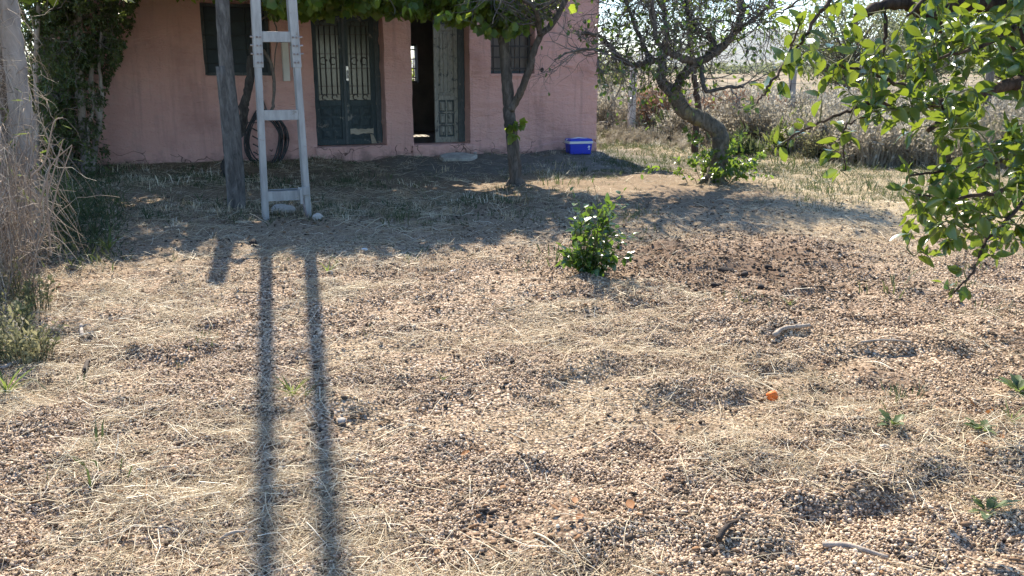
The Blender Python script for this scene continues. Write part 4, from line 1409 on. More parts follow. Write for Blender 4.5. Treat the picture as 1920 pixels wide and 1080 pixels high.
# slim dark tree behind it
SB = G(1303, 292)
s2 = empty('slim_tree', (SB.x, SB.y, SB.z), 0, label='slim dark upright trunk standing behind the twisted tree', cat='tree')
m = MB(); SY = SB.y
limb(m, [Vector((0, 0, -0.08))] + [at(x, y, SY) - s2.location for x, y in ((1304, 246), (1310, 211), (1306, 176), (1302, 140), (1296, 90), (1292, 46), (1290, 0), (1286, -70))], 0.065, 0.04, 8, 5, 0.006, 0.1)
m.build('trunk', MAT['bark_red'], s2)
m = MB(); ss = []
for k in range(14):
    p = at(1296 - k * 0.6, 95 - k * 11, SY) - s2.location
    grow(m, p, Vector((random.gauss(0, 1), random.gauss(0, .7), 0.5)), random.uniform(0.5, 1.0), 0.012, 2, dict(QP, kids=[3, 3], leafn=3, leafp=0.6, stay=lambda p: True), ss)
m.build('branch', MAT['twig'], s2)
merged('foliage', leaf_shape(0.45, 0.3, 0.2, 0.08, 3), ss, RNG.uniform(0.05, 0.1, len(ss)), MAT['twisted_leaf'], s2, kind='stuff')

# ------------------------------------------------------------------ CITRUS TREE AT THE RIGHT
CB = Vector((3.75, 4.95, 0)); CB.z = hgt1(CB.x, CB.y) - 0.03
tc_ = empty('citrus_tree', CB, 0, label='leafy citrus tree reaching in from the right with drooping glossy branches', cat='tree')
c_ = lambda pts: [at(x, y, d) - CB for x, y, d in pts]
m = MB()
trunk = [Vector((0, 0, -0.05)), Vector((-0.10, 0.0, 0.45)), Vector((-0.38, -0.05, 0.85))] + c_([(2000, 260, 4.75), (1932, 150, 4.65), (1918, 60, 4.6), (1925, -60, 4.6)])
limb(m, trunk, 0.085, 0.05, 12, 6, 0.004, 0.07)
m.build('trunk', MAT['bark_red'], tc_)
m = MB()
LC = [
    (c_([(1924, 150, 4.65), (1890, 158, 4.55), (1860, 167, 4.5), (1793, 189, 4.45), (1749, 194, 4.4), (1715, 205, 4.35), (1690, 220, 4.3)]), .036, .014),
    (c_([(1770, 192, 4.45), (1772, 212, 4.4), (1758, 232, 4.35), (1740, 245, 4.3)]), .022, .012),
    (c_([(1918, 30, 4.6), (1870, 10, 4.6), (1800, 8, 4.6), (1750, 28, 4.6), (1700, 8, 4.55), (1650, 12, 4.5), (1604, 33, 4.5)]), .052, .022),
    (c_([(1780, 14, 4.6), (1765, 38, 4.6), (1758, 55, 4.6)]), .045, .03),
    (c_([(1655, 10, 4.5), (1661, 50, 4.5), (1655, 105, 4.5)]), .013, .007),
    (c_([(1640, -80, 4.3), (1590, -40, 4.2), (1543, 17, 4.15), (1500, 78, 4.1), (1462, 135, 4.05), (1435, 170, 4.0), (1418, 196, 3.98)]), .013, .004),
    (c_([(1690, 220, 4.3), (1650, 190, 4.25), (1600, 205, 4.2), (1555, 222, 4.15), (1500, 248, 4.1), (1462, 272, 4.08)]), .011, .004),
    (c_([(1760, 194, 4.4), (1690, 160, 4.3), (1630, 135, 4.2), (1565, 122, 4.1)]), .012, .005),
    (c_([(1630, 215, 4.2), (1590, 232, 4.1), (1582, 260, 4.1), (1585, 320, 4.1)]), .006, .003),
    (c_([(1960, 300, 4.6), (1900, 345, 4.4), (1850, 365, 4.2), (1790, 372, 4.1), (1720, 365, 4.0)]), .016, .005),
    (c_([(1950, 340, 4.5), (1900, 400, 4.2), (1850, 450, 4.05), (1825, 510, 4.0), (1785, 552, 3.98)]), .013, .004),
    (c_([(1960, 240, 4.6), (1900, 290, 4.5), (1840, 310, 4.3), (1770, 320, 4.2), (1705, 330, 4.1)]), .014, .005),
    (c_([(1925, 20, 4.6), (1890, 60, 4.3), (1830, 90, 4.15), (1760, 110, 4.05)]), .016, .006),
    (c_([(1925, -20, 4.6), (1840, -40, 4.4), (1760, -20, 4.2), (1700, 30, 4.1)]), .018, .006),
    (c_([(1543, -30, 4.15), (1500, 0, 4.1), (1470, 20, 4.05), (1440, 30, 4.0)]), .006, .003),
    (c_([(1475, 110, 4.05), (1490, 70, 4.0), (1500, 20, 4.0)]), .006, .003),
]
for l, r0, r1 in LC: limb(m, l, r0, r1, 7, 6, 0.004, 0.07)
m.build('limb', MAT['bark_red'], tc_)
skel = []
for l, r0, r1 in LC:
    skel += [p for p in catmull(l, 6)]
m = MB(); sites = []


def citrus_twig(e, nl, ext=0.16):
    """a twig that leaves the nearest limb and ends at e with leaves along its end"""
    s = min(skel, key=lambda p: (p - e).length + random.uniform(0, 0.05))
    d = e - s
    midp = s + d * 0.5 + Vector((0, 0, 0.10 * d.length)) + rv(0.02)
    c = catmull([s, midp, e], 5)
    m.tube(c, [0.0042 - 0.0028 * i / (len(c) - 1) for i in range(len(c))], 4, cap=False)
    k = len(c) - 1
    for j in range(nl):
        t = 1 - random.random() ** 1.3 * 0.75
        i = min(int(t * k), k - 1)
        q = c[i].lerp(c[i + 1], t * k - i)
        dd = ((c[i + 1] - c[i]).normalized() * 0.55 + rv(0.62) + Vector((0, 0, -0.12))).normalized()
        sites.append((q, dd))
    skel.append(e)


def inside(poly, x, y):
    r_ = False
    for (x0, y0), (x1, y1) in zip(poly, poly[1:] + poly[:1]):
        if (y0 > y) != (y1 > y) and x < (x1 - x0) * (y - y0) / (y1 - y0) + x0: r_ = not r_
    return r_


dense = [(1700, 30), (1800, -100), (2030, -100), (2060, 420), (1990, 470), (1900, 470), (1850, 480), (1800, 455), (1720, 440), (1690, 380), (1740, 330), (1790, 300), (1760, 240), (1720, 130)]
sparse = [(1500, 30), (1480, 90), (1560, 120), (1600, 40), (1640, 80), (1730, 60), (1770, 180), (1700, 260), (1620, 230), (1600, 180)]
cnt = 0
while cnt < 335:
    x, y = random.uniform(1680, 2060), random.uniform(-100, 490)
    if not inside(dense, x, y): continue
    if 1760 < x < 1900 and 130 < y < 215 and random.random() < 0.55: continue
    citrus_twig(at(x, y, random.uniform(3.7, 5.1)) - CB, random.randint(6, 10)); cnt += 1
cnt = 0
while cnt < 62:
    x, y = random.uniform(1470, 1780), random.uniform(0, 270)
    if not inside(sparse, x, y): continue
    citrus_twig(at(x, y, random.uniform(3.9, 4.5)) - CB, random.randint(3, 6)); cnt += 1
# the outer sprays: twigs by hand, few leaves each
for x, y, d, nl in ((1418, 200, 3.98, 4), (1430, 170, 4.0, 4), (1450, 145, 4.05, 6), (1470, 120, 4.05, 6), (1500, 75, 4.1, 4), (1478, 60, 4.0, 3), (1505, 40, 4.0, 4), (1455, 30, 4.0, 4), (1540, 40, 4.15, 3), (1515, 110, 4.1, 4), (1510, 130, 4.1, 3), (1530, 85, 4.1, 2),
                    (1470, 270, 4.08, 5), (1490, 250, 4.1, 5), (1510, 235, 4.1, 3), (1540, 180, 4.1, 3), (1560, 145, 4.1, 6), (1575, 118, 4.1, 5), (1585, 255, 4.1, 5), (1580, 300, 4.1, 3), (1590, 330, 4.1, 3), (1610, 250, 4.1, 4), (1565, 282, 4.1, 2), (1560, 262, 4.1, 3),
                    (1780, 545, 3.98, 5), (1800, 520, 3.98, 4), (1765, 530, 4.0, 2), (1815, 540, 3.98, 2), (1700, 465, 4.0, 4), (1725, 470, 4.0, 5), (1745, 485, 4.0, 3), (1700, 440, 4.0, 5), (1690, 350, 4.0, 4), (1640, 175, 4.2, 5), (1620, 150, 4.2, 4), (1690, 300, 4.1, 2),
                    (1660, 20, 4.4, 3), (1625, 25, 4.4, 2), (1560, 5, 4.2, 5), (1600, 10, 4.2, 4), (1530, 5, 4.1, 4), (1420, 60, 4.0, 2), (1850, 465, 4.0, 6), (1790, 450, 4.0, 6), (1760, 420, 4.0, 6), (1740, 390, 4.0, 6), (1700, 400, 4.0, 5), (1820, 400, 4.1, 7), (1870, 420, 4.2, 7)):
    citrus_twig(at(x, y, d) - CB, nl)
# rest of the crown, up and to the right, out of the picture but casting its shade
for k in range(70):
    e = Vector((random.uniform(-0.9, 0.8), random.uniform(-0.9, 1.0), random.uniform(1.9, 3.0)))
    citrus_twig(e, random.randint(5, 8))
m.build('twigs', MAT['green_twig'], tc_, kind='stuff')
wsites = [(s[0] + CB, s[1]) for s in sites]
leaves_on(tc_, [leaf_shape(0.46, 0.3, 0.16, 0.12, 7), leaf_shape(0.54, 0.55, 0.34, 0.12, 7), leaf_shape(0.40, 0.2, -0.18, 0.12, 7), leaf_shape(0.44, 0.75, 0.25, 0.12, 7), leaf_shape(0.50, 0.12, 0.42, 0.12, 7)], wsites, 0.042, 0.110, MAT['citrus'], 300, 0.75, 0.75)

# ------------------------------------------------------------------ SAPLING
PBs = G(1108, 524)
sp_ = empty('sapling', PBs, 0, label='knee-high glossy green sapling alone in the middle of the yard', cat='sapling')
m = MB(); sites = []
GP = dict(seg=0.06, wig=0.10, trop=0.03, kids=[6], spread=0.5, leafn=7, ldroop=-0.1, along=0.5, lt0=0.12, leaf_level=1)
for k, (dx, dy, hh) in enumerate(((-0.10, 0, .72), (-0.02, .1, .66), (.10, .05, .62), (.22, -.05, .55), (.05, -.15, .55), (-.22, .05, .50), (-.14, -.12, .45), (.3, .1, .45), (.0, .0, .75))):
    grow(m, Vector((dx * 0.3, dy * 0.3, -0.03)), Vector((dx * 0.75, dy * 0.75, 0.6)), hh * 0.76, 0.008, 1, GP, sites)
for k in range(20):
    a = random.uniform(0, 6.28)
    grow(m, Vector((0, 0, 0.03)), Vector((math.cos(a), math.sin(a) * 0.8, 0.5)), random.uniform(0.2, 0.33), 0.005, 0, dict(GP, leafn=12), sites)
m.build('stem', MAT['green_twig'], sp_)
wsites = [(s[0] + PBs, s[1]) for s in sites]
leaves_on(sp_, [leaf_shape(0.55, 0.25, 0.2, 0.1, 5), leaf_shape(0.48, 0.3, 0.3, 0.1, 5)], wsites, 0.04, 0.095, MAT['sap_leaf'], 300, 0.9, 0.6)

# ------------------------------------------------------------------ LEFT: pale trunk, dry thicket, creeper-clad bushes
EB = G(52, 470); EY = EB.y
te = empty('pale_trunk_tree', EB, 0, label='pale straight tree trunk rising out of dry stems at left edge', cat='tree')
m = MB()
limb(m, [Vector((0.04, 0, -0.1))] + [at(x, y, EY) - EB for x, y in ((50, 380), (46, 300), (38, 200), (27, 110), (14, 0), (0, -120), (-18, -260))], 0.108, 0.075, 14, 6, 0.004, 0.05)
m.build('trunk', MAT['bark_pale'], te)
m = MB()
limb(m, [at(x, y, EY + 0.25) - EB for x, y in ((20, 330), (14, 240), (10, 140), (4, 20), (-14, -100))], 0.075, 0.05, 10, 6, 0.004, 0.06)
m.build('side_stem', MAT['bark_grey'], te)
m = MB(); sites = []
for k in range(16):
    p = at(15 - k * 2, -40 - k * 14, EY) - EB
    grow(m, p, Vector((random.gauss(0, 1), random.gauss(0, 1), 0.2)), random.uniform(0.6, 1.2), 0.014, 2, dict(seg=0.12, wig=0.2, trop=-0.02, kids=[3, 4], spread=0.7, leafn=4, leaf_level=1), sites)
m.build('branch', MAT['twig'], te)
merged('foliage', diamond(0.45), sites, RNG.uniform(0.06, 0.12, len(sites)), MAT['olive_leaf'], te, kind='stuff')

DB = G(40, 545)
td = empty('dry_thicket', DB, 0, label='tangled heap of dry pale stems around the trunk at left edge', cat='dry bush')
m = MB()
NST = 1100
for k in range(NST):
    if k < 800:                                   # stems rise from the heap, bend and fall over each other
        b = G(random.triangular(-110, 74, 0), random.triangular(440, 600, 545))
        h_ = random.triangular(0.15, 1.45, 0.55)
        a = random.uniform(0, 6.28); rr_ = random.uniform(0.08, 0.5)
        lean = Vector((math.cos(a) * rr_, math.sin(a) * rr_, 0))
        pp = [b + Vector((0, 0, random.random() ** 2 * 0.5)), b + lean * 0.35 + Vector((0, 0, h_ * 0.7)), b + lean * 0.8 + Vector((0, 0, h_)), b + lean * 1.3 + Vector((0, 0, h_ * random.uniform(0.3, 0.95)))]
    else:                                         # or hang off the trunk
        z0 = random.uniform(0.7, 2.5)
        b = Vector((EB.x + random.uniform(-0.35, 0.10), EB.y - random.uniform(0.0, 0.3), z0))
        a = random.uniform(0, 6.28); rr_ = random.uniform(0.05, 0.4)
        lean = Vector((math.cos(a) * rr_, math.sin(a) * rr_ - 0.1, 0))
        dl_ = random.uniform(0.2, 0.8)
        pp = [b, b + lean + Vector((0, 0, 0.08)), b + lean * 1.5 - Vector((0, 0, dl_ * 0.5)), b + lean * 1.2 - Vector((0, 0, min(dl_, z0 - 0.1)))]
    pp = [pp[0]] + [q + rv(0.06) for q in pp[1:]]
    c = catmull([p - DB for p in pp], 4)
    c = [q + rv(0.012) for q in c]
    r0 = random.uniform(0.0018, 0.0040)
    m.tube(c, [r0 * (1 - 0.5 * i / (len(c) - 1)) for i in range(len(c))], 3, cap=False)
o = m.build('stems', MAT['dry'], td, kind='stuff')
tn = np.repeat(RNG.random(NST), len(o.data.vertices) // NST)
a = o.data.attributes.new('tone', 'FLOAT', 'POINT'); a.data.foreach_set('value', tn.astype(np.float32))
m = MB()
for k in range(520):          # side sprays: fine forked twigs
    b = Vector((EB.x + random.uniform(-0.5, 0.28), EB.y + random.uniform(-0.9, 0.2), random.triangular(0.1, 2.2, 0.6)))
    grow(m, b - DB, rv(1) + Vector((0.3, -0.3, 0.1)), random.uniform(0.12, 0.3), 0.0026, 1, dict(seg=0.06, wig=0.3, trop=-0.02, kids=[3], spread=0.8, leafn=0), [])
m.build('sprays', MAT['dry'], td, kind='stuff')
st = []
for k in range(260):
    b = Vector((EB.x + random.uniform(-0.5, 0.5), EB.y + random.uniform(-1.0, 0.1), random.triangular(0.05, 1.5, 0.5)))
    st.append((b - DB, rv(1) + Vector((0, 0, 0.3))))
merged('blades', diamond(0.13), st, RNG.uniform(0.08, 0.2, len(st)), MAT['grass'], td, kind='stuff')
# bent pale canes that stand clear of the heap
m = MB()
for pts in (((60, 560), (75, 420), (110, 290), (118, 262)), ((95, 480), (88, 350), (100, 305), (135, 272)), ((70, 470), (95, 400), (110, 345), (135, 275)), ((20, 470), (45, 510), (66, 545), (72, 570)), ((60, 330), (85, 300), (100, 232), (118, 220)), ((70, 400), (92, 320), (92, 300), (80, 290))):
    c = catmull([at(x, y, DB.y - 0.2) - DB for x, y in pts], 6)
    m.tube(c, [0.0075 - 0.004 * i / (len(c) - 1) for i in range(len(c))], 5, cap=False)
m.build('cane', MAT['dry'], td)

# creeper-clad bush tree at the house's left end
FBp = G(165, 335)
tf = empty('creeper_bush', FBp, 0, label='tall dark bush with grey stems smothering the left end of the house', cat='bush')
m = MB(); FY_ = FBp.y
f_ = lambda pts, d=0.0: [at(x, y, FY_ + d) - FBp for x, y in pts]
for pts, r0, r1, d in ((((160, 335), (157, 280), (152, 200), (147, 120), (146, 60), (150, -30)), .065, .05, 0), (((172, 335), (178, 270), (188, 225), (176, 190), (170, 150), (176, 90)), .055, .03, .1), (((186, 222), (192, 180), (185, 120), (190, 60)), .03, .018, .15), (((110, 340), (105, 250), (95, 150), (100, 40), (95, -60)), .05, .035, .3), (((60, 380), (70, 250), (68, 120), (75, -20)), .045, .03, -.4), (((168, 300), (165, 240), (176, 205), (166, 165)), .02, .012, -.1)):
    limb(m, f_(pts, d), r0, r1, 9, 5, 0.006, 0.08)
m.build('stem', MAT['bark_pale'], tf)
m = MB(); sites = []
def bush_edge(y):
    return float(np.interp(y, [-60, 0, 60, 110, 150, 250, 330], [400, 262, 246, 228, 206, 194, 222]))


def bush_stay(p):
    x, y, f = px_of(p + FBp)
    return x < bush_edge(y)


BPm = dict(stay=bush_stay, seg=0.12, wig=0.25, trop=-0.04, kids=[4, 4], spread=0.8, leafn=14, ldroop=-0.3, along=0.4, leaf_level=1)
for k in range(390):
    x, y = random.uniform(62, 212), random.uniform(-60, 330)
    if k > 215: x, y = random.uniform(40, 300), random.uniform(-420, -60)
    if x > 150 and y > 130: x = random.uniform(62, 150)
    if x < 85 and 10 < y < 75: continue
    p = at(x, y, FY_ + random.uniform(-0.5, 0.7)) - FBp
    grow(m, p, rv(1), random.uniform(0.35, 0.7), 0.008, 2, BPm, sites)
for x, y in ((215, 60), (225, 40), (235, 15), (228, 75), (222, 100), (240, 5), (212, 110), (250, -10)):
    p = at(x - 12, y, FY_ - 0.2) - FBp
    grow(m, p, Vector((0.7, -0.2, -0.1)), 0.28, 0.005, 1, dict(BPm, kids=[3]), sites)
m.build('twigs', MAT['twig'], tf)
_k = []
for q in sites:
    x, y, f = px_of(Vector(q[0]) + FBp)
    if y > 165 and x > 136 and random.random() < 0.45: continue
    if x < bush_edge(y) + random.gauss(0, 7): _k.append(q)
sites = _k
merged('foliage', leaf_shape(0.5, 0.25, 0.15, 0.05, 3), sites, RNG.uniform(0.028, 0.065, len(sites)), MAT['bush_leaf'], tf, kind='stuff')

# low shaded growth between it and the yard
st = []
for k in range(3600):
    x, y = random.triangular(60, 250, 130), random.triangular(310, 520, 420)
    b = G(x, y)
    b.z += random.random() ** 1.6 * (0.30 if x < 150 else 0.12) * (1.0 if y < 450 else 0.5)
    st.append((b, rv(0.6) + Vector((0, 0, 0.8))))
merged('undergrowth', diamond(0.11), st, RNG.uniform(0.04, 0.14, len(st)), MAT['darkened_grass'], None, kind='stuff', label='low green undergrowth in the shade below the left bushes', cat='undergrowth')

# bush behind the house, seen through the open door and back window
BB = HM @ Vector(((bwl + bwr) / 2 - 0.3, DEPTH + 2.2, 0)); BB.z = 0
tb = empty('back_bush', BB, 0, label='sunlit yellow-green bush seen through the open door and back window', cat='bush')
m = MB(); sites = []
for k in range(36):
    a = random.uniform(0, 6.28)
    grow(m, Vector((0, 0, 0)), Vector((math.cos(a) * 0.4, math.sin(a) * 0.4, 1)), random.uniform(1.2, 2.3), 0.012, 2, dict(BPm, stay=lambda p: True, kids=[3, 5], trop=0.02), sites)
m.build('stem', MAT['twig'], tb)
merged('foliage', leaf_shape(0.5, 0.25, 0.15, 0.05, 3), sites, RNG.uniform(0.06, 0.11, len(sites)), MAT['mulberry'], tb, kind='stuff')

# ------------------------------------------------------------------ FENCE AND FIELD EDGE
def fence_post(px, pyb, pyt, half, mat, label, cat='fence post', lean=0.0, Y=None, name='fence_post'):
    b = G(px, pyb)
    if Y: b = at(px, pyb, Y)
    t = at(px, pyt, b.y)
    o = empty(name, (b.x, b.y, hgt1(b.x, b.y)), R(12), label=label, cat=cat, group='posts of the wire fence')
    H_ = t.z - o.location.z
    m = MB()
    n = 10
    for i in range(n):
        pass
    vv = []
    for i in range(n + 1):
        z = -0.1 + (H_ + 0.1) * i / n
        w = half * (1 - 0.12 * i / n) * (1 + random.uniform(-0.015, 0.015))
        ox = lean * z + random.gauss(0, 0.002)
        vv += [(ox - w, -w * 0.8, z), (ox + w, -w * 0.8, z), (ox + w, w * 0.8, z), (ox - w, w * 0.8, z)]
    ff = [(i * 4 + k, i * 4 + (k + 1) % 4, i * 4 + 4 + (k + 1) % 4, i * 4 + 4 + k) for i in range(n) for k in range(4)] + [(n * 4, n * 4 + 1, n * 4 + 2, n * 4 + 3)]
    m.add(vv, ff)
    m.build('shaft', mat, o, False, 0.012)
    return o, H_


p1, h1 = fence_post(1183, 258, 124, 0.085, MAT['pale_concrete'], 'pale concrete fence post with a row of holes right of the house')
for k in range(7):
    z = h1 * (0.12 + 0.125 * k)
    MB().tube([(0.03, -0.071, z), (0.03, -0.063, z)], 0.010, 8).build('hole', MAT['char'], p1, False)
p2, h2 = fence_post(1478, 262, 122, 0.075, MAT['bark_pale'], 'weathered fence post with a thin iron rod behind the citrus sprays')
MB().tube([(-0.1, -0.1, -0.05), (-0.1, -0.09, 0.7), (-0.09, -0.08, 1.45)], 0.018, 6).build('rod', MAT['iron'], p2)
p3, h3 = fence_post(1537, 300, 236, 0.06, MAT['bark_grey'], 'short grey wooden fence stake among weeds behind the citrus leaves', lean=0.03)
p4, h4 = fence_post(1840, 268, 130, 0.075, MAT['bark_grey'], 'fence post mostly hidden behind the dense citrus leaves')
fw = empty('fence_wire', (p1.location.x, p1.location.y, 0), 0, label='strands of thin wire strung between the fence posts', cat='wire')
for z in (0.35, 0.65, 0.95, 1.25):
    a, b, c = Vector((-6, 3.5, z)), Vector((0, -0.09, z)), p2.location - fw.location + Vector((0, -0.1, 0)); c.z = z + 0.02
    d = p4.location - fw.location + Vector((0, -0.1, 0)); d.z = z
    pts = [b, (b + c) / 2 - Vector((0, 0, 0.04)), c, (c + d) / 2 - Vector((0, 0, 0.04)), d]
    MB().tube(catmull(pts, 6), 0.004, 4).build('strand', MAT['twig'], fw)

# old stump by the house corner
sb_ = G(1131, 256)
st_o = empty('tree_stump', (sb_.x, sb_.y, sb_.z), 0, label='short dark split log standing just right of the house corner', cat='stump')
m = MB(); c = [Vector((0, 0, -0.05)), Vector((0.01, 0, 0.12)), Vector((0.0, 0, 0.26)), Vector((0.01, 0, 0.33))]
m.tube(c, [0.15, 0.125, 0.12, 0.125], 12, rough=0.08)
m.build('log', MAT['bark_red'], st_o)
MB().tube([(0.01, 0, 0.332), (0.01, 0, 0.352)], [0.13, 0.12], 12, rough=0.06).build('cut_top', MAT['post_wood'], st_o)


def weed_clump(name, mat, n, h0, h1_, spread, heads, seed, rad=0.006, leafy=0):
    rs = random.getstate(); random.seed(seed)
    m = MB(); sites = []
    tones = []
    for k in range(n):
        a = random.uniform(0, 6.28); r_ = random.uniform(0, spread)
        p = Vector((math.cos(a) * r_ * 0.5, math.sin(a) * r_ * 0.5, -0.03))
        h = random.uniform(h0, h1_)
        lean = Vector((math.cos(a), math.sin(a), 0)) * random.uniform(0.05, 0.45) * h
        c = catmull([p, p + lean * 0.35 + Vector((0, 0, h * 0.6)), p + lean + Vector((0, 0, h * random.uniform(0.85, 1)))], 3)
        c = [q + rv(0.012) for q in c]
        n0 = len(m.v)
        m.tube(c, [rad * (1 - 0.5 * i / (len(c) - 1)) for i in range(len(c))], 3, cap=False)
        for j in range(heads):
            t = random.uniform(0.3, 1.0); i = min(int(t * (len(c) - 1)), len(c) - 2)
            q = c[i].lerp(c[i + 1], t * (len(c) - 1) - i)
            dd = (rv(0.7) + Vector((0, 0, 0.5))).normalized(); L = random.uniform(0.03, 0.10)
            s_ = dd.cross(rv(1)).normalized() * L * 0.22
            m.add([q, q + dd * L * 0.5 + s_, q + dd * L, q + dd * L * 0.5 - s_], [(0, 1, 2, 3)])
    random.setstate(rs)
    return m.mesh(name, mat, False)


clumps_dry = [weed_clump('weed', MAT['dry_weed'], 34, 0.4, 1.05, 0.35, 9, s) for s in (1, 2, 3, 4)]
clumps_grn = [weed_clump('weed', MAT['green_weed'], 34, 0.25, 0.75, 0.4, 8, s) for s in (5, 6, 7)]
clumps_rust = [weed_clump('weed', MAT['rust_weed'], 40, 0.6, 1.15, 0.3, 12, s) for s in (8, 9)]
P_, I_, S_ = [], [], []
for k in range(3600):
    x, y = random.uniform(0.5, 17), random.triangular(12.8, 36, 17)
    lx, ly = (Vector((x, y, 0)) - HB).dot(HD), (Vector((x, y, 0)) - HB).dot(HN)
    if lx < 0.25 and ly > -0.2: continue
    edge = float(np.interp(x, [0, 2.5, 4.0, 5.0, 6.0, 8.0, 20], [18.2, 18.0, 17.0, 15.6, 13.3, 12.8, 12.8])) + 0.8 * vn(np.array([x * 0.8]), np.array([0.0]), 33)[0]
    if y < edge: continue
    P_.append((x, y, hgt1(x, y)))
    lowz = float(np.interp(x, [0, 3.2, 4.6, 5.6], [3.1, 3.0, 1.6, 0.3]))
    S_.append(1.0 if y > edge + lowz + (0.6 if x < 3.6 else 0) else 0.22 + 0.22 * max(0.0, (y - edge) / lowz) ** 2)
    gsc = vn(np.array([x * 0.6]), np.array([y * 0.6]), 44)[0]
    nearb = y < edge + max(1.4, lowz * 0.8)
    I_.append(random.randint(4, 6) if (gsc > 0.62 or (nearb and random.random() < 0.6) or (x < 3.0 and random.random() < 0.5)) else random.randint(0, 3))
for k in range(20):
    q = G(random.triangular(-60, 110, 0), random.uniform(530, 690))
    P_.append((q.x, q.y, q.z)); I_.append(random.choice((0, 1, 2, 3))); S_.append(random.uniform(0.2, 0.42))
n = len(P_)
s_ = RNG.uniform(0.75, 1.2, n) * np.array(S_)
scatter('dry_weeds', np.array(P_), np.stack([RNG.normal(0, .08, n), RNG.normal(0, .08, n), RNG.uniform(0, 6.28, n)], -1), np.stack([s_, s_, s_ * RNG.uniform(0.7, 1.15, n)], -1), clumps_dry + clumps_grn, np.array(I_), kind='stuff', label='tall dry weeds filling the field edge behind the fence', cat='weeds')
for px, py, sc_, lab in ((1228, 256, 1.1, 'rust-brown dry weed clump right of the concrete fence post'), (1345, 266, 1.1, 'rust-brown dry weed clump behind the twisted trunk'), (1440, 262, 0.9, 'rust-brown dry weed clump beside the weathered fence post')):
    b = G(px, py)
    o = empty('rust_weed', b, 0, label=lab, cat='weed', group='rust-brown weeds along the fence')
    for k in range(11):
        me = clumps_rust[k % 2]
        s = link('stems', me, o)
        s.location = (random.gauss(0, 0.28), random.gauss(0, 0.2), 0); s.rotation_euler = (0, 0, random.uniform(0, 6.28)); s.scale = (sc_ * random.uniform(.8, 1.1),) * 3
# low dark green bush in the weeds
for px, py, w_, h_, lab in ((1262, 262, 0.75, 0.55, 'low dark green bush among dry weeds left of the twisted trunk'), (1385, 295, 0.45, 0.28, 'low leafy bush in weeds right of the twisted trunk'), (1470, 292, 0.35, 0.38, 'bright green grass clump at the edge of the weeds')):
    b = G(px, py); o = empty('field_bush', b, 0, label=lab, cat='bush'); st = []
    for k in range(600):
        q = rv(0.45); q = Vector((q.x * w_, q.y * w_ * 0.7, abs(q.z) * h_ * 1.3))
        st.append((q, rv(0.5) + Vector((0, 0, 0.9))))
    merged('foliage', diamond(0.22), st, RNG.uniform(0.08, 0.24, len(st)), MAT['grass' if 'grass' in lab else 'darkened_grass'], o, kind='stuff')

# ------------------------------------------------------------------ BACKGROUND TREES
def leafy_tree(name, base, height, rad, nl, lsize, lmat, bmat, label, trunk_r=0.12, seed=1, low=0.35, group=None):
    rs = random.getstate(); random.seed(seed)
    o = empty(name, base, 0, label=label, cat='tree', group=group)
    m = MB(); sites = []
    limb(m, [Vector((0, 0, -0.2)), Vector((random.gauss(0, .1), 0, height * 0.25)), Vector((random.gauss(0, .2), 0, height * 0.5)), Vector((random.gauss(0, .3), 0, height * 0.8))], trunk_r, trunk_r * 0.35, 8, 5, 0.02, 0.1)
    m.build('trunk', bmat, o)
    m = MB()
    for k in range(nl):
        a = random.uniform(0, 6.28); zf = random.uniform(low, 0.95)
        rr_ = rad * math.sin(math.pi * min(1, max(0.08, (zf - low) / (1.02 - low)))) ** 0.6
        s = Vector((0, 0, height * zf * 0.45))
        e = Vector((math.cos(a) * rr_ * random.uniform(.5, 1.05), math.sin(a) * rr_ * random.uniform(.5, 1.05), height * zf))
        c = catmull([s, (s + e) / 2 + rv(0.15) + Vector((0, 0, -0.1)), e], 4)
        m.tube(c, [trunk_r * 0.2 * (1 - 0.8 * i / (len(c) - 1)) for i in range(len(c))], 4, cap=False)
        for j in range(60):
            q = e.lerp(s, random.random() ** 2.5 * 0.4) + rv(rad * 0.13)
            sites.append((q, rv(1) + Vector((0, 0, -0.3))))
    m.build('branch', bmat, o)
    merged('crown', diamond(0.5), sites, RNG.uniform(lsize * 0.6, lsize * 1.4, len(sites)), lmat, o, kind='stuff')
    random.setstate(rs)
    return o


leafy_tree('grey_green_tree', at(1585, 178, 42).xy.to_3d(), 5.2, 3.1, 130, 0.17, MAT['olive_leaf'], MAT['bark_grey'], 'hazy grey-green tree in the field behind the citrus sprays', 0.2, 11, 0.22)
leafy_tree('grey_green_tree', at(1720, 178, 46).xy.to_3d(), 5.6, 3.2, 120, 0.18, MAT['olive_leaf'], MAT['bark_grey'], 'grey-green field tree showing behind the dark citrus limb', 0.2, 12, 0.22)
leafy_tree('grey_green_tree', at(1880, 178, 50).xy.to_3d(), 6.0, 3.4, 110, 0.2, MAT['olive_leaf'], MAT['bark_grey'], 'grey-green field tree hidden behind the densest citrus leaves', 0.2, 13, 0.22)
leafy_tree('pale_green_tree', at(1138, 195, 34).xy.to_3d(), 2.5, 1.1, 60, 0.09, MAT['pale_leaf'], MAT['twig'], 'pale yellow-green feathery tree beyond the house corner', 0.07, 14, 0.2)
leafy_tree('roundish_bush', at(1161, 158, 95).xy.to_3d(), 1.5, 1.0, 24, 0.16, MAT['olive_leaf'], MAT['twig'], 'small grey bush alone in the tan field left of the concrete post', 0.06, 15, 0.1)
# trees behind the left bush, against the sky
leafy_tree('garden_tree', at(95, 240, 22).xy.to_3d(), 5.0, 1.7, 70, 0.12, MAT['bush_leaf'], MAT['bark_grey'], 'leafy tree behind the dark bush at the left end of the house', 0.12, 16, 0.15)

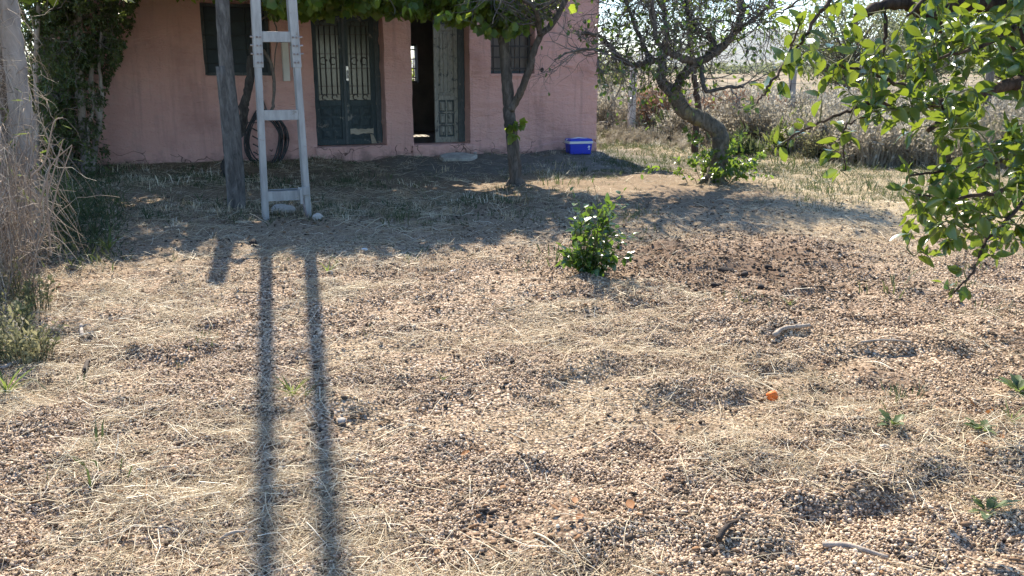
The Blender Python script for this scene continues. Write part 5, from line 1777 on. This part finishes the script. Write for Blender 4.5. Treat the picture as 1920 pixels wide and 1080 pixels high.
# far line of trees and hedges across the plain
far_meshes = []
for s in range(3):
    rs = random.getstate(); random.seed(60 + s)
    st = [(Vector((random.gauss(0, .5), random.gauss(0, .4), abs(random.gauss(0.35, .28)))), rv(1)) for k in range(160)]
    V_, F_ = diamond(0.7)
    Rm = frames(st)
    VV = np.einsum('nij,kj->nki', Rm, V_) * 0.30 + np.array([p[0] for p in st])[:, None, :]
    far_meshes.append(fast_mesh('tree', VV.reshape(-1, 3), (F_[None] + (np.arange(len(st)) * 4)[:, None, None]).reshape(-1, 4), MAT['olive_leaf']))
    random.setstate(rs)
n = 420
yy = np.concatenate([RNG.uniform(230, 700, 190), RNG.uniform(700, 1500, 230)])
xx = RNG.uniform(-0.05, 0.75, n) * yy
sc = RNG.uniform(2.0, 5.5, n) * np.where(yy < 400, 0.6, 1)
scatter('far_trees', np.stack([xx, yy, np.zeros(n)], -1), np.stack([np.zeros(n), np.zeros(n), RNG.uniform(0, 6.28, n)], -1), np.stack([sc * 1.5, sc * 1.2, sc], -1), far_meshes, kind='stuff', label='distant dark line of trees and hedges across the plain', cat='trees')

# ------------------------------------------------------------------ YARD SURFACE: gravel, straw, litter, grass
def frame_pts(n, y0, y1, power=1.0, pad=0.25):
    """points spread over the ground of the yard, denser where it is close"""
    t = RNG.random(n * 2) ** power
    y = y0 + (y1 - y0) * t
    half = 0.60 * (y + 0.2) + pad
    x = RNG.uniform(-1, 1, n * 2) * half
    return x, y


def keep(x, y, prob, n):
    k = RNG.random(len(x)) < prob
    return x[k][:n], y[k][:n]


# gravel
pm = [pebble_mesh('pebble', MAT['pebble'], *d, s) for s, d in enumerate(((1, .85, .7), (1, .8, .62), (1, .92, .8), (1.05, .7, .6), (.9, .9, .8), (1.1, .8, .55)))]
x1, y1 = frame_pts(240000, 2.0, 5.4, 1.25)
x2, y2 = frame_pts(95000, 5.0, 9.2, 1.15)
x, y = np.concatenate([x1, x2]), np.concatenate([y1, y2])
gr, sw, dt = zones(x, y)
hollow = fbm(x * 2.1, y * 2.1, 95, 3)
pr = np.clip(gr * (0.10 + 1.05 * sstep(0.39, 0.54, hollow)), 0.05, 1) * np.where(y > 5, 1 - 0.65 * sstep(6, 9, y), 1) * 0.75
pr = pr * (0.35 + 0.65 * sstep(-3.3, -1.2, x + 0.2 * y * 0))
k = RNG.random(len(x)) < pr
x, y = x[k], y[k]
n = len(x)
sz = np.minimum(RNG.lognormal(math.log(0.0090), 0.38, n), 0.022) * np.where(y > 5, 1.25, 1)
z = hgt(x, y) + sz * 0.12 + RNG.random(n) * 0.006
scatter('gravel', np.stack([x, y, z], -1), RNG.uniform(0, 6.28, (n, 3)) * np.array([0.15, 0.15, 1]), np.repeat(sz[:, None], 3, 1), pm, kind='stuff', label='tan pebble gravel covering the yard', cat='gravel')
NPEB = n

# straw
sm = [straw_mesh('straw', MAT['straw'], b, s) for s, b in enumerate((0.05, 0.12, 0.2, 0.3, 0.4, 0.1, 0.25))]
xa, ya = frame_pts(105000, 2.0, 6.5, 1.2)
xb, yb = frame_pts(85000, 6.0, 20.5, 1.3, 0.5)
x, y = np.concatenate([xa, xb]), np.concatenate([ya, yb])
gr, sw, dt = zones(x, y)
patch = fbm(x * 0.9, y * 0.9, 101, 4)
pr = np.clip(0.08 + 0.8 * sstep(0.45, 0.60, patch) + 0.7 * sw, 0, 1) * (1 - 0.75 * dt) * (1 - 0.8 * np.clip(darkz(x, y), 0, 1))
pr = pr * (0.45 + 0.55 * sstep(2.5, -0.5, x))
pr = np.where((x > 2.6) & (y > 8), 1, pr)
k = RNG.random(len(x)) < pr * 0.72
x, y = x[k], y[k]
lx = (x - HB.x) * HD.x + (y - HB.y) * HD.y; ly = (x - HB.x) * HN.x + (y - HB.y) * HN.y
k = (ly < -0.12) | (lx > 0.3)
x, y = x[k], y[k]
n = len(x)
L = np.minimum(np.where(RNG.random(n) < 0.62, RNG.lognormal(math.log(0.052), 0.35, n), RNG.lognormal(math.log(0.105), 0.45, n)), 0.26) * np.where(y > 7, 1.3, 1)
rot = np.stack([RNG.uniform(0, 6.28, n), RNG.normal(0, 0.13, n), RNG.uniform(0, 6.28, n)], -1)
z = hgt(x, y) + 0.009 + RNG.random(n) * 0.02
scatter('straw', np.stack([x, y, z], -1), rot, np.repeat(L[:, None], 3, 1), sm, kind='stuff', label='dry pale straw strewn over the yard', cat='straw')

# dark crumbs, twig bits and leaf scraps
cm = [pebble_mesh('crumb', MAT['crumb'], 1, .6, .35, 70), pebble_mesh('crumb', MAT['crumb'], 1, .35, .25, 71), straw_mesh('crumb', MAT['crumb'], 0.25, 77, 0.03, 4)]
x, y = frame_pts(16000, 2.0, 11, 1.3)
x = np.concatenate([x, RNG.normal(1.85, 1.1, 5200)]); y = np.concatenate([y, RNG.normal(7.1, 1.1, 5200)])
gr, sw, dt = zones(x, y)
pr = np.clip(0.9 * np.clip(darkz(x, y), 0, 1) + 0.10 + 0.8 * (1 - gr) + 0.3 * sstep(0.55, 0.7, fbm(x * 1.8, y * 1.8, 111, 3)), 0, 1) * (1 - 0.6 * dt)
x, y = keep(x, y, pr, 22000)
n = len(x); sz = np.minimum(RNG.lognormal(math.log(0.026), 0.5, n), 0.05)
scatter('litter', np.stack([x, y, hgt(x, y) + 0.008], -1), np.stack([RNG.normal(0, .25, n), RNG.normal(0, .25, n), RNG.uniform(0, 6.28, n)], -1), np.repeat(sz[:, None], 3, 1), cm, kind='stuff', label='dark leaf crumbs and twig bits between the pebbles', cat='litter')


# grass: upright thin tufts, darkened green in the shade of the house, dry elsewhere
def tuft(name, mat, n, h0, h1_, seed, w=0.05):
    rs = random.getstate(); random.seed(seed)
    m = MB()
    for k in range(n):
        a = random.uniform(0, 6.28); r_ = random.uniform(0, 0.9)
        p = Vector((math.cos(a) * r_, math.sin(a) * r_, -0.04)); h = random.uniform(h0, h1_)
        d = Vector((math.cos(a + random.gauss(0, .5)), math.sin(a + random.gauss(0, .5)), 0)) * random.uniform(0.1, 0.6) * h
        s_ = Vector((-math.sin(a), math.cos(a), 0)) * w * 0.5
        q1, q2 = p + d * 0.35 + Vector((0, 0, h * 0.6)), p + d + Vector((0, 0, h * 0.9))
        m.add([p - s_, p + s_, q1 + s_ * 0.7, q1 - s_ * 0.7, q2], [(0, 1, 2, 3), (3, 2, 4)])
    random.setstate(rs)
    return m.mesh(name, mat, False)


tg = [tuft('tuft', MAT['darkened_grass'], 16, 0.35, 1.0, s, 0.035) for s in (1, 2, 3)] + [tuft('tuft', MAT['straw'], 16, 0.35, 1.0, s, 0.025) for s in (4, 5)]
x, y = frame_pts(17000, 3.0, 20.5, 0.75)
gr, sw, dt = zones(x, y)
lx = (x - HB.x) * HD.x + (y - HB.y) * HD.y; ly = (x - HB.x) * HN.x + (y - HB.y) * HN.y
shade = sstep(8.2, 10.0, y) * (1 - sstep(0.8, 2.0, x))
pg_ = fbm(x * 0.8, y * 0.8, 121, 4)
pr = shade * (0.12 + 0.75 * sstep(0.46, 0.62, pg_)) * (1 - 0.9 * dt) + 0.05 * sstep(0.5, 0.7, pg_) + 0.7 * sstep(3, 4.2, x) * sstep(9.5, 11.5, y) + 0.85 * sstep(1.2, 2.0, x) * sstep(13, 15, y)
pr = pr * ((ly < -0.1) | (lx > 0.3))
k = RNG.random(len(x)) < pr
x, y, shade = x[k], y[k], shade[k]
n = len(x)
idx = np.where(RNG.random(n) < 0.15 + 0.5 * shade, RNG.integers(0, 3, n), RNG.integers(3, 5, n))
sz = RNG.lognormal(math.log(0.075), 0.45, n)
scatter('grass', np.stack([x, y, hgt(x, y)], -1), np.stack([np.zeros(n), np.zeros(n), RNG.uniform(0, 6.28, n)], -1), np.stack([sz * 1.7, sz * 1.7, sz * 0.75], -1), tg, idx, kind='stuff', label='thin grass growing in the shaded yard', cat='grass')

# ------------------------------------------------------------------ SINGLE THINGS ON THE GROUND
def stone(px, py, size, mat, label, cat, name, seed, dims=(1, .8, .6), sub=3, sink=0.3, group=None):
    p = G(px, py)
    o = link(name, pebble_mesh(name, mat, *dims, seed, sub), label=label, cat=cat, group=group)
    o.location = (p.x, p.y, p.z + 0.006 + size * dims[2] * (0.5 - sink)); o.scale = (size,) * 3
    o.rotation_euler = (0, 0, random.uniform(0, 6.28))
    return o


of = stone(1447, 757, 0.056, MAT['orange'], 'small orange fruit lying alone on the gravel', 'orange', 'orange', 5, (1, .97, .93), 3, -0.22)
MB().tube([(0.0, 0, 0.44), (0.02, 0, 0.50)], 0.05, 6).build('stalk', MAT['stick'], of)
stone(532, 400, 0.30, MAT['stone'], 'pale rough stone between the feet of the steel frame', 'stone', 'stone', 6, (1, .7, .55))
stone(596, 420, 0.13, MAT['stone'], 'small pale stone right of the steel frame foot', 'stone', 'stone', 7, (1, .8, .7))
stone(641, 790, 0.045, MAT['stone'], 'grey pebble in the right shadow stripe of the frame', 'stone', 'stone', 8, (1, .85, .75))
stone(1656, 870, 0.050, MAT['stone'], 'flat whitish stone below the small grey-green weed', 'stone', 'stone', 9, (1, .6, .45))
stone(1479, 880, 0.026, MAT['stone'], 'round pale pebble near the right foreground hummocks', 'stone', 'stone', 10, (1, .9, .85))
stone(475, 462, 0.10, MAT['char'], 'black clod beside the frame shadow near the shade edge', 'clod', 'clod', 11, (1, .7, .8))
stone(592, 686, 0.055, MAT['char'], 'dark brown clod on the right shadow stripe', 'clod', 'clod', 12, (1, .6, .5))
stone(1115, 836, 0.030, MAT['char'], 'tiny black clod on open gravel at centre bottom', 'clod', 'clod', 13, (1, .8, .9))
for k, (px, py, s) in enumerate(((1360, 512, .13), (1395, 522, .10), (1425, 545, .09), (1340, 540, .07), (1305, 545, .06), (1465, 518, .07), (1440, 505, .08))):
    stone(px, py, s, MAT['char'], 'blackened clod on the dark soil right of the sapling' if k else 'largest blackened clod on the dark soil right of the sapling', 'clod', 'clod', 20 + k, (1, .55, .45), group='black clods right of the sapling')
for k, (px, py, s, lab) in enumerate(((853, 506, .085, 'crumpled white scrap on the sunlit gravel near the shade edge'), (684, 473, .10, 'white scrap lying at the shade edge left of centre'), (263, 890, .028, 'small white chip on the gravel at lower left'), (283, 657, .03, 'white chip near the dry heap on the left gravel'))):
    o = stone(px, py, s, MAT['white_scrap'], lab, 'scrap', 'white_scrap', 30 + k, (1, .5, .35))

# slab and rubble before the open door
sl = HM @ Vector((W(845, 287)[0], -0.42, 0)); sl.z = hgt1(sl.x, sl.y) + 0.02
m = MB(); n = 12
top = []
for i in range(n):
    a = 2 * math.pi * i / n; r_ = random.uniform(0.85, 1.1)
    top.append((math.cos(a) * 0.36 * r_, math.sin(a) * 0.26 * r_))
vv = [(x, y, -0.06) for x, y in top] + [(x * 0.97, y * 0.97, 0.06 + 0.02 * x + random.gauss(0, .004)) for x, y in top]
m.add(vv, [(i, (i + 1) % n, (i + 1) % n + n, i + n) for i in range(n)] + [tuple(range(n, 2 * n))])
o = m.build('stone_slab', MAT['concrete'], None, False, 0.012, label='broken grey slab used as a step before the open door', cat='slab')
o.location = sl; o.rotation_euler = (R(9), 0, HA)
for k, (px, py, s) in enumerate(((800, 296, .17), (815, 299, .13), (876, 293, .15), (890, 297, .1), (785, 299, .12))):
    lab = ('jagged stone touching the left side of the door slab', 'second small stone below the left edge of the door slab', 'grey stone touching the right side of the door slab', 'smallest stone right of the door slab', 'low stone at the wall foot left of the door slab')[k]
    stone(px, py, s, MAT['concrete'], lab, 'stone', 'rubble_stone', 40 + k, (1, .8, .6))


def stick(px, py, dx, dy, r_, mat, label, cat='stick', name='stick', kink=0.0):
    a, b = G(px, py), G(px + dx, py + dy)
    o = empty(name, a, 0, label=label, cat=cat)
    d = b - a
    o.location.z += 0.008 + r_ * 0.5
    pts = [Vector((0, 0, r_)), d * 0.35 + Vector((0, 0, r_ + 0.012)) + Vector((-d.y, d.x, 0)) * kink, d * 0.7 + Vector((0, 0, r_ + 0.01)), d + Vector((0, 0, r_))]
    m = MB(); m.tube(catmull(pts, 4), [r_ * (1.1 - 0.3 * i / 12) for i in range(13)], 7, rough=0.1)
    m.build('shaft', mat, o)
    q = d * 0.55 + Vector((0, 0, r_ * 2))
    MB().tube([q, q + Vector((0.02, 0.015, 0.012)), q + Vector((0.045, 0.03, 0.014))], [r_ * 0.5, r_ * 0.35, r_ * 0.2], 5).build('spur', mat, o)
    return o


stick(1540, 1042, 122, 22, 0.0095, MAT['stick'], 'thick pale stick lying at the bottom right edge', kink=0.03)
stick(1450, 641, 66, -9, 0.014, MAT['stick'], 'curved grey stick on the gravel above the orange fruit', kink=0.12)
stick(1612, 662, 94, -6, 0.006, MAT['stick'], 'long thin pale stick right of the curved grey one')
stick(412, 1012, 48, -8, 0.006, MAT['stick'], 'short brown stick beside the left shadow stripe')
stick(1632, 686, 40, 16, 0.004, MAT['straw'], 'white straw-thin stick below the long thin one')
stick(5, 696, 68, -18, 0.011, MAT['stick'], 'bare pale stick at the left edge below the dry heap')
stick(1000, 1012, 62, 46, 0.004, MAT['straw'], 'pale forked straw stalk near the bottom centre')
stick(1345, 1052, 20, -18, 0.010, MAT['char'], 'charred twig stub near the bottom right')
stick(275, 975, 2, -70, 0.0035, MAT['crumb'], 'thin dark stalk in the lower left gravel')
stick(155, 640, -2, -24, 0.012, MAT['stick'], 'short cut stub standing below the dry heap')
stick(160, 705, 8, -26, 0.012, MAT['char'], 'dark cut stub standing in the left gravel')


def weed(px, py, n, L0, L1, up, mat, label, shape, seed, name='weed', cat='weed'):
    random.seed(seed)
    p = G(px, py); o = empty(name, p, 0, label=label, cat=cat)
    me = [fast_mesh('leaf', *shape, mat) for _ in range(1)]
    for k in range(n):
        a = 2.4 * k + random.gauss(0, .3)
        l = link('leaf', me[0], o)
        d = Vector((math.cos(a), math.sin(a), up * random.uniform(0.4, 1.6))).normalized()
        zr = (Vector((0, 0, 1)) + rv(0.2)); zr = (zr - d * zr.dot(d)).normalized(); yr = zr.cross(d)
        s = random.uniform(L0, L1)
        l.matrix_local = Matrix([[d.x * s, yr.x * s, zr.x * s, 0], [d.y * s, yr.y * s, zr.y * s, 0], [d.z * s, yr.z * s, zr.z * s, 0.004], [0, 0, 0, 1]])
    MB().tube([(0, 0, -0.02), (0, 0, 0.02)], 0.004, 5).build('stem', MAT['green_twig'], o)
    return o


lf = leaf_shape(0.36, 0.3, 0.25, 0.2, 6, 0.25)
gb_ = leaf_shape(0.045, 0.3, 0.35, 0.02, 4)
weed(1668, 838, 9, 0.05, 0.10, 0.9, MAT['weed'], 'small grey-green lobed weed above the flat whitish stone', lf, 1)
weed(830, 717, 14, 0.035, 0.07, 1.6, MAT['grass'], 'tiny green grass tuft alone in mid gravel', gb_, 2, 'grass_tuft', 'grass tuft')
weed(548, 735, 26, 0.07, 0.17, 1.6, MAT['grass'], 'yellow-green grass tuft between the two shadow stripes', gb_, 3, 'grass_tuft', 'grass tuft')
weed(575, 745, 18, 0.05, 0.13, 1.6, MAT['grass'], 'thinner grass tuft touching the right shadow stripe', gb_, 4, 'grass_tuft', 'grass tuft')
weed(1850, 965, 10, 0.06, 0.13, 0.8, MAT['weed'], 'leafy weed in dappled shade at bottom right corner', lf, 5)
weed(1905, 745, 12, 0.06, 0.14, 0.9, MAT['weed'], 'leafy weed in shade at the right edge', lf, 6)
weed(1895, 800, 16, 0.07, 0.16, 1.4, MAT['grass'], 'grass tuft in shade below the right edge weed', gb_, 7, 'grass_tuft', 'grass tuft')
weed(1480, 580, 14, 0.05, 0.12, 1.4, MAT['grass'], 'sparse grass tuft on the dark soil right of the sapling', gb_, 8, 'grass_tuft', 'grass tuft')
weed(615, 512, 20, 0.08, 0.20, 1.5, MAT['grass'], 'faded grass tuft just outside the shade near the right stripe', gb_, 9, 'grass_tuft', 'grass tuft')
weed(40, 600, 16, 0.06, 0.15, 1.0, MAT['weed'], 'broad-leaved weed at the foot of the dry heap', lf, 10)
weed(12, 740, 26, 0.1, 0.24, 1.5, MAT['grass'], 'yellowing grass tuft at the left edge', gb_, 11, 'grass_tuft', 'grass tuft')
weed(1835, 830, 10, 0.05, 0.1, 0.8, MAT['weed'], 'small weed among dead leaves at lower right', lf, 12)
weed(205, 480, 12, 0.15, 0.34, 1.5, MAT['grass'], 'bright green blades in the shade beside the dry heap', leaf_shape(0.07, 0.3, 0.45, 0.02, 5), 13, 'grass_tuft', 'grass tuft')

dl_shape = leaf_shape(0.55, 0.5, -0.25, 0.08, 5)
dlm = [fast_mesh('dead_leaf', *dl_shape, MAT['dead_leaf']), fast_mesh('dead_leaf', *leaf_shape(0.45, 0.7, -0.4, 0.08, 5), MAT['dead_leaf'])]
random.seed(99)
for k, (px, py) in enumerate(((1078, 968), (1092, 990), (1050, 985), (1330, 615), (312, 642), (940, 915), (1186, 990), (1152, 882), (862, 855), (1870, 775), (1840, 790), (1885, 812), (1862, 845), (1850, 870), (1815, 860), (1900, 790), (1595, 808), (1830, 775), (210, 600), (1128, 620))):
    p = G(px, py)
    corner = px > 1800
    o = link('dead_leaf', dlm[k % 2], label='curled dead leaf among weeds at the shaded right edge' if corner else 'curled orange-brown dead leaf lying on the open gravel', cat='leaf', group='dead leaves at the right edge' if corner else 'dead leaves on the gravel')
    s = random.uniform(0.035, 0.065)
    o.location = (p.x, p.y, p.z + 0.014); o.scale = (s,) * 3
    o.rotation_euler = (random.gauss(0, .35), random.gauss(0, .3), random.uniform(0, 6.28))
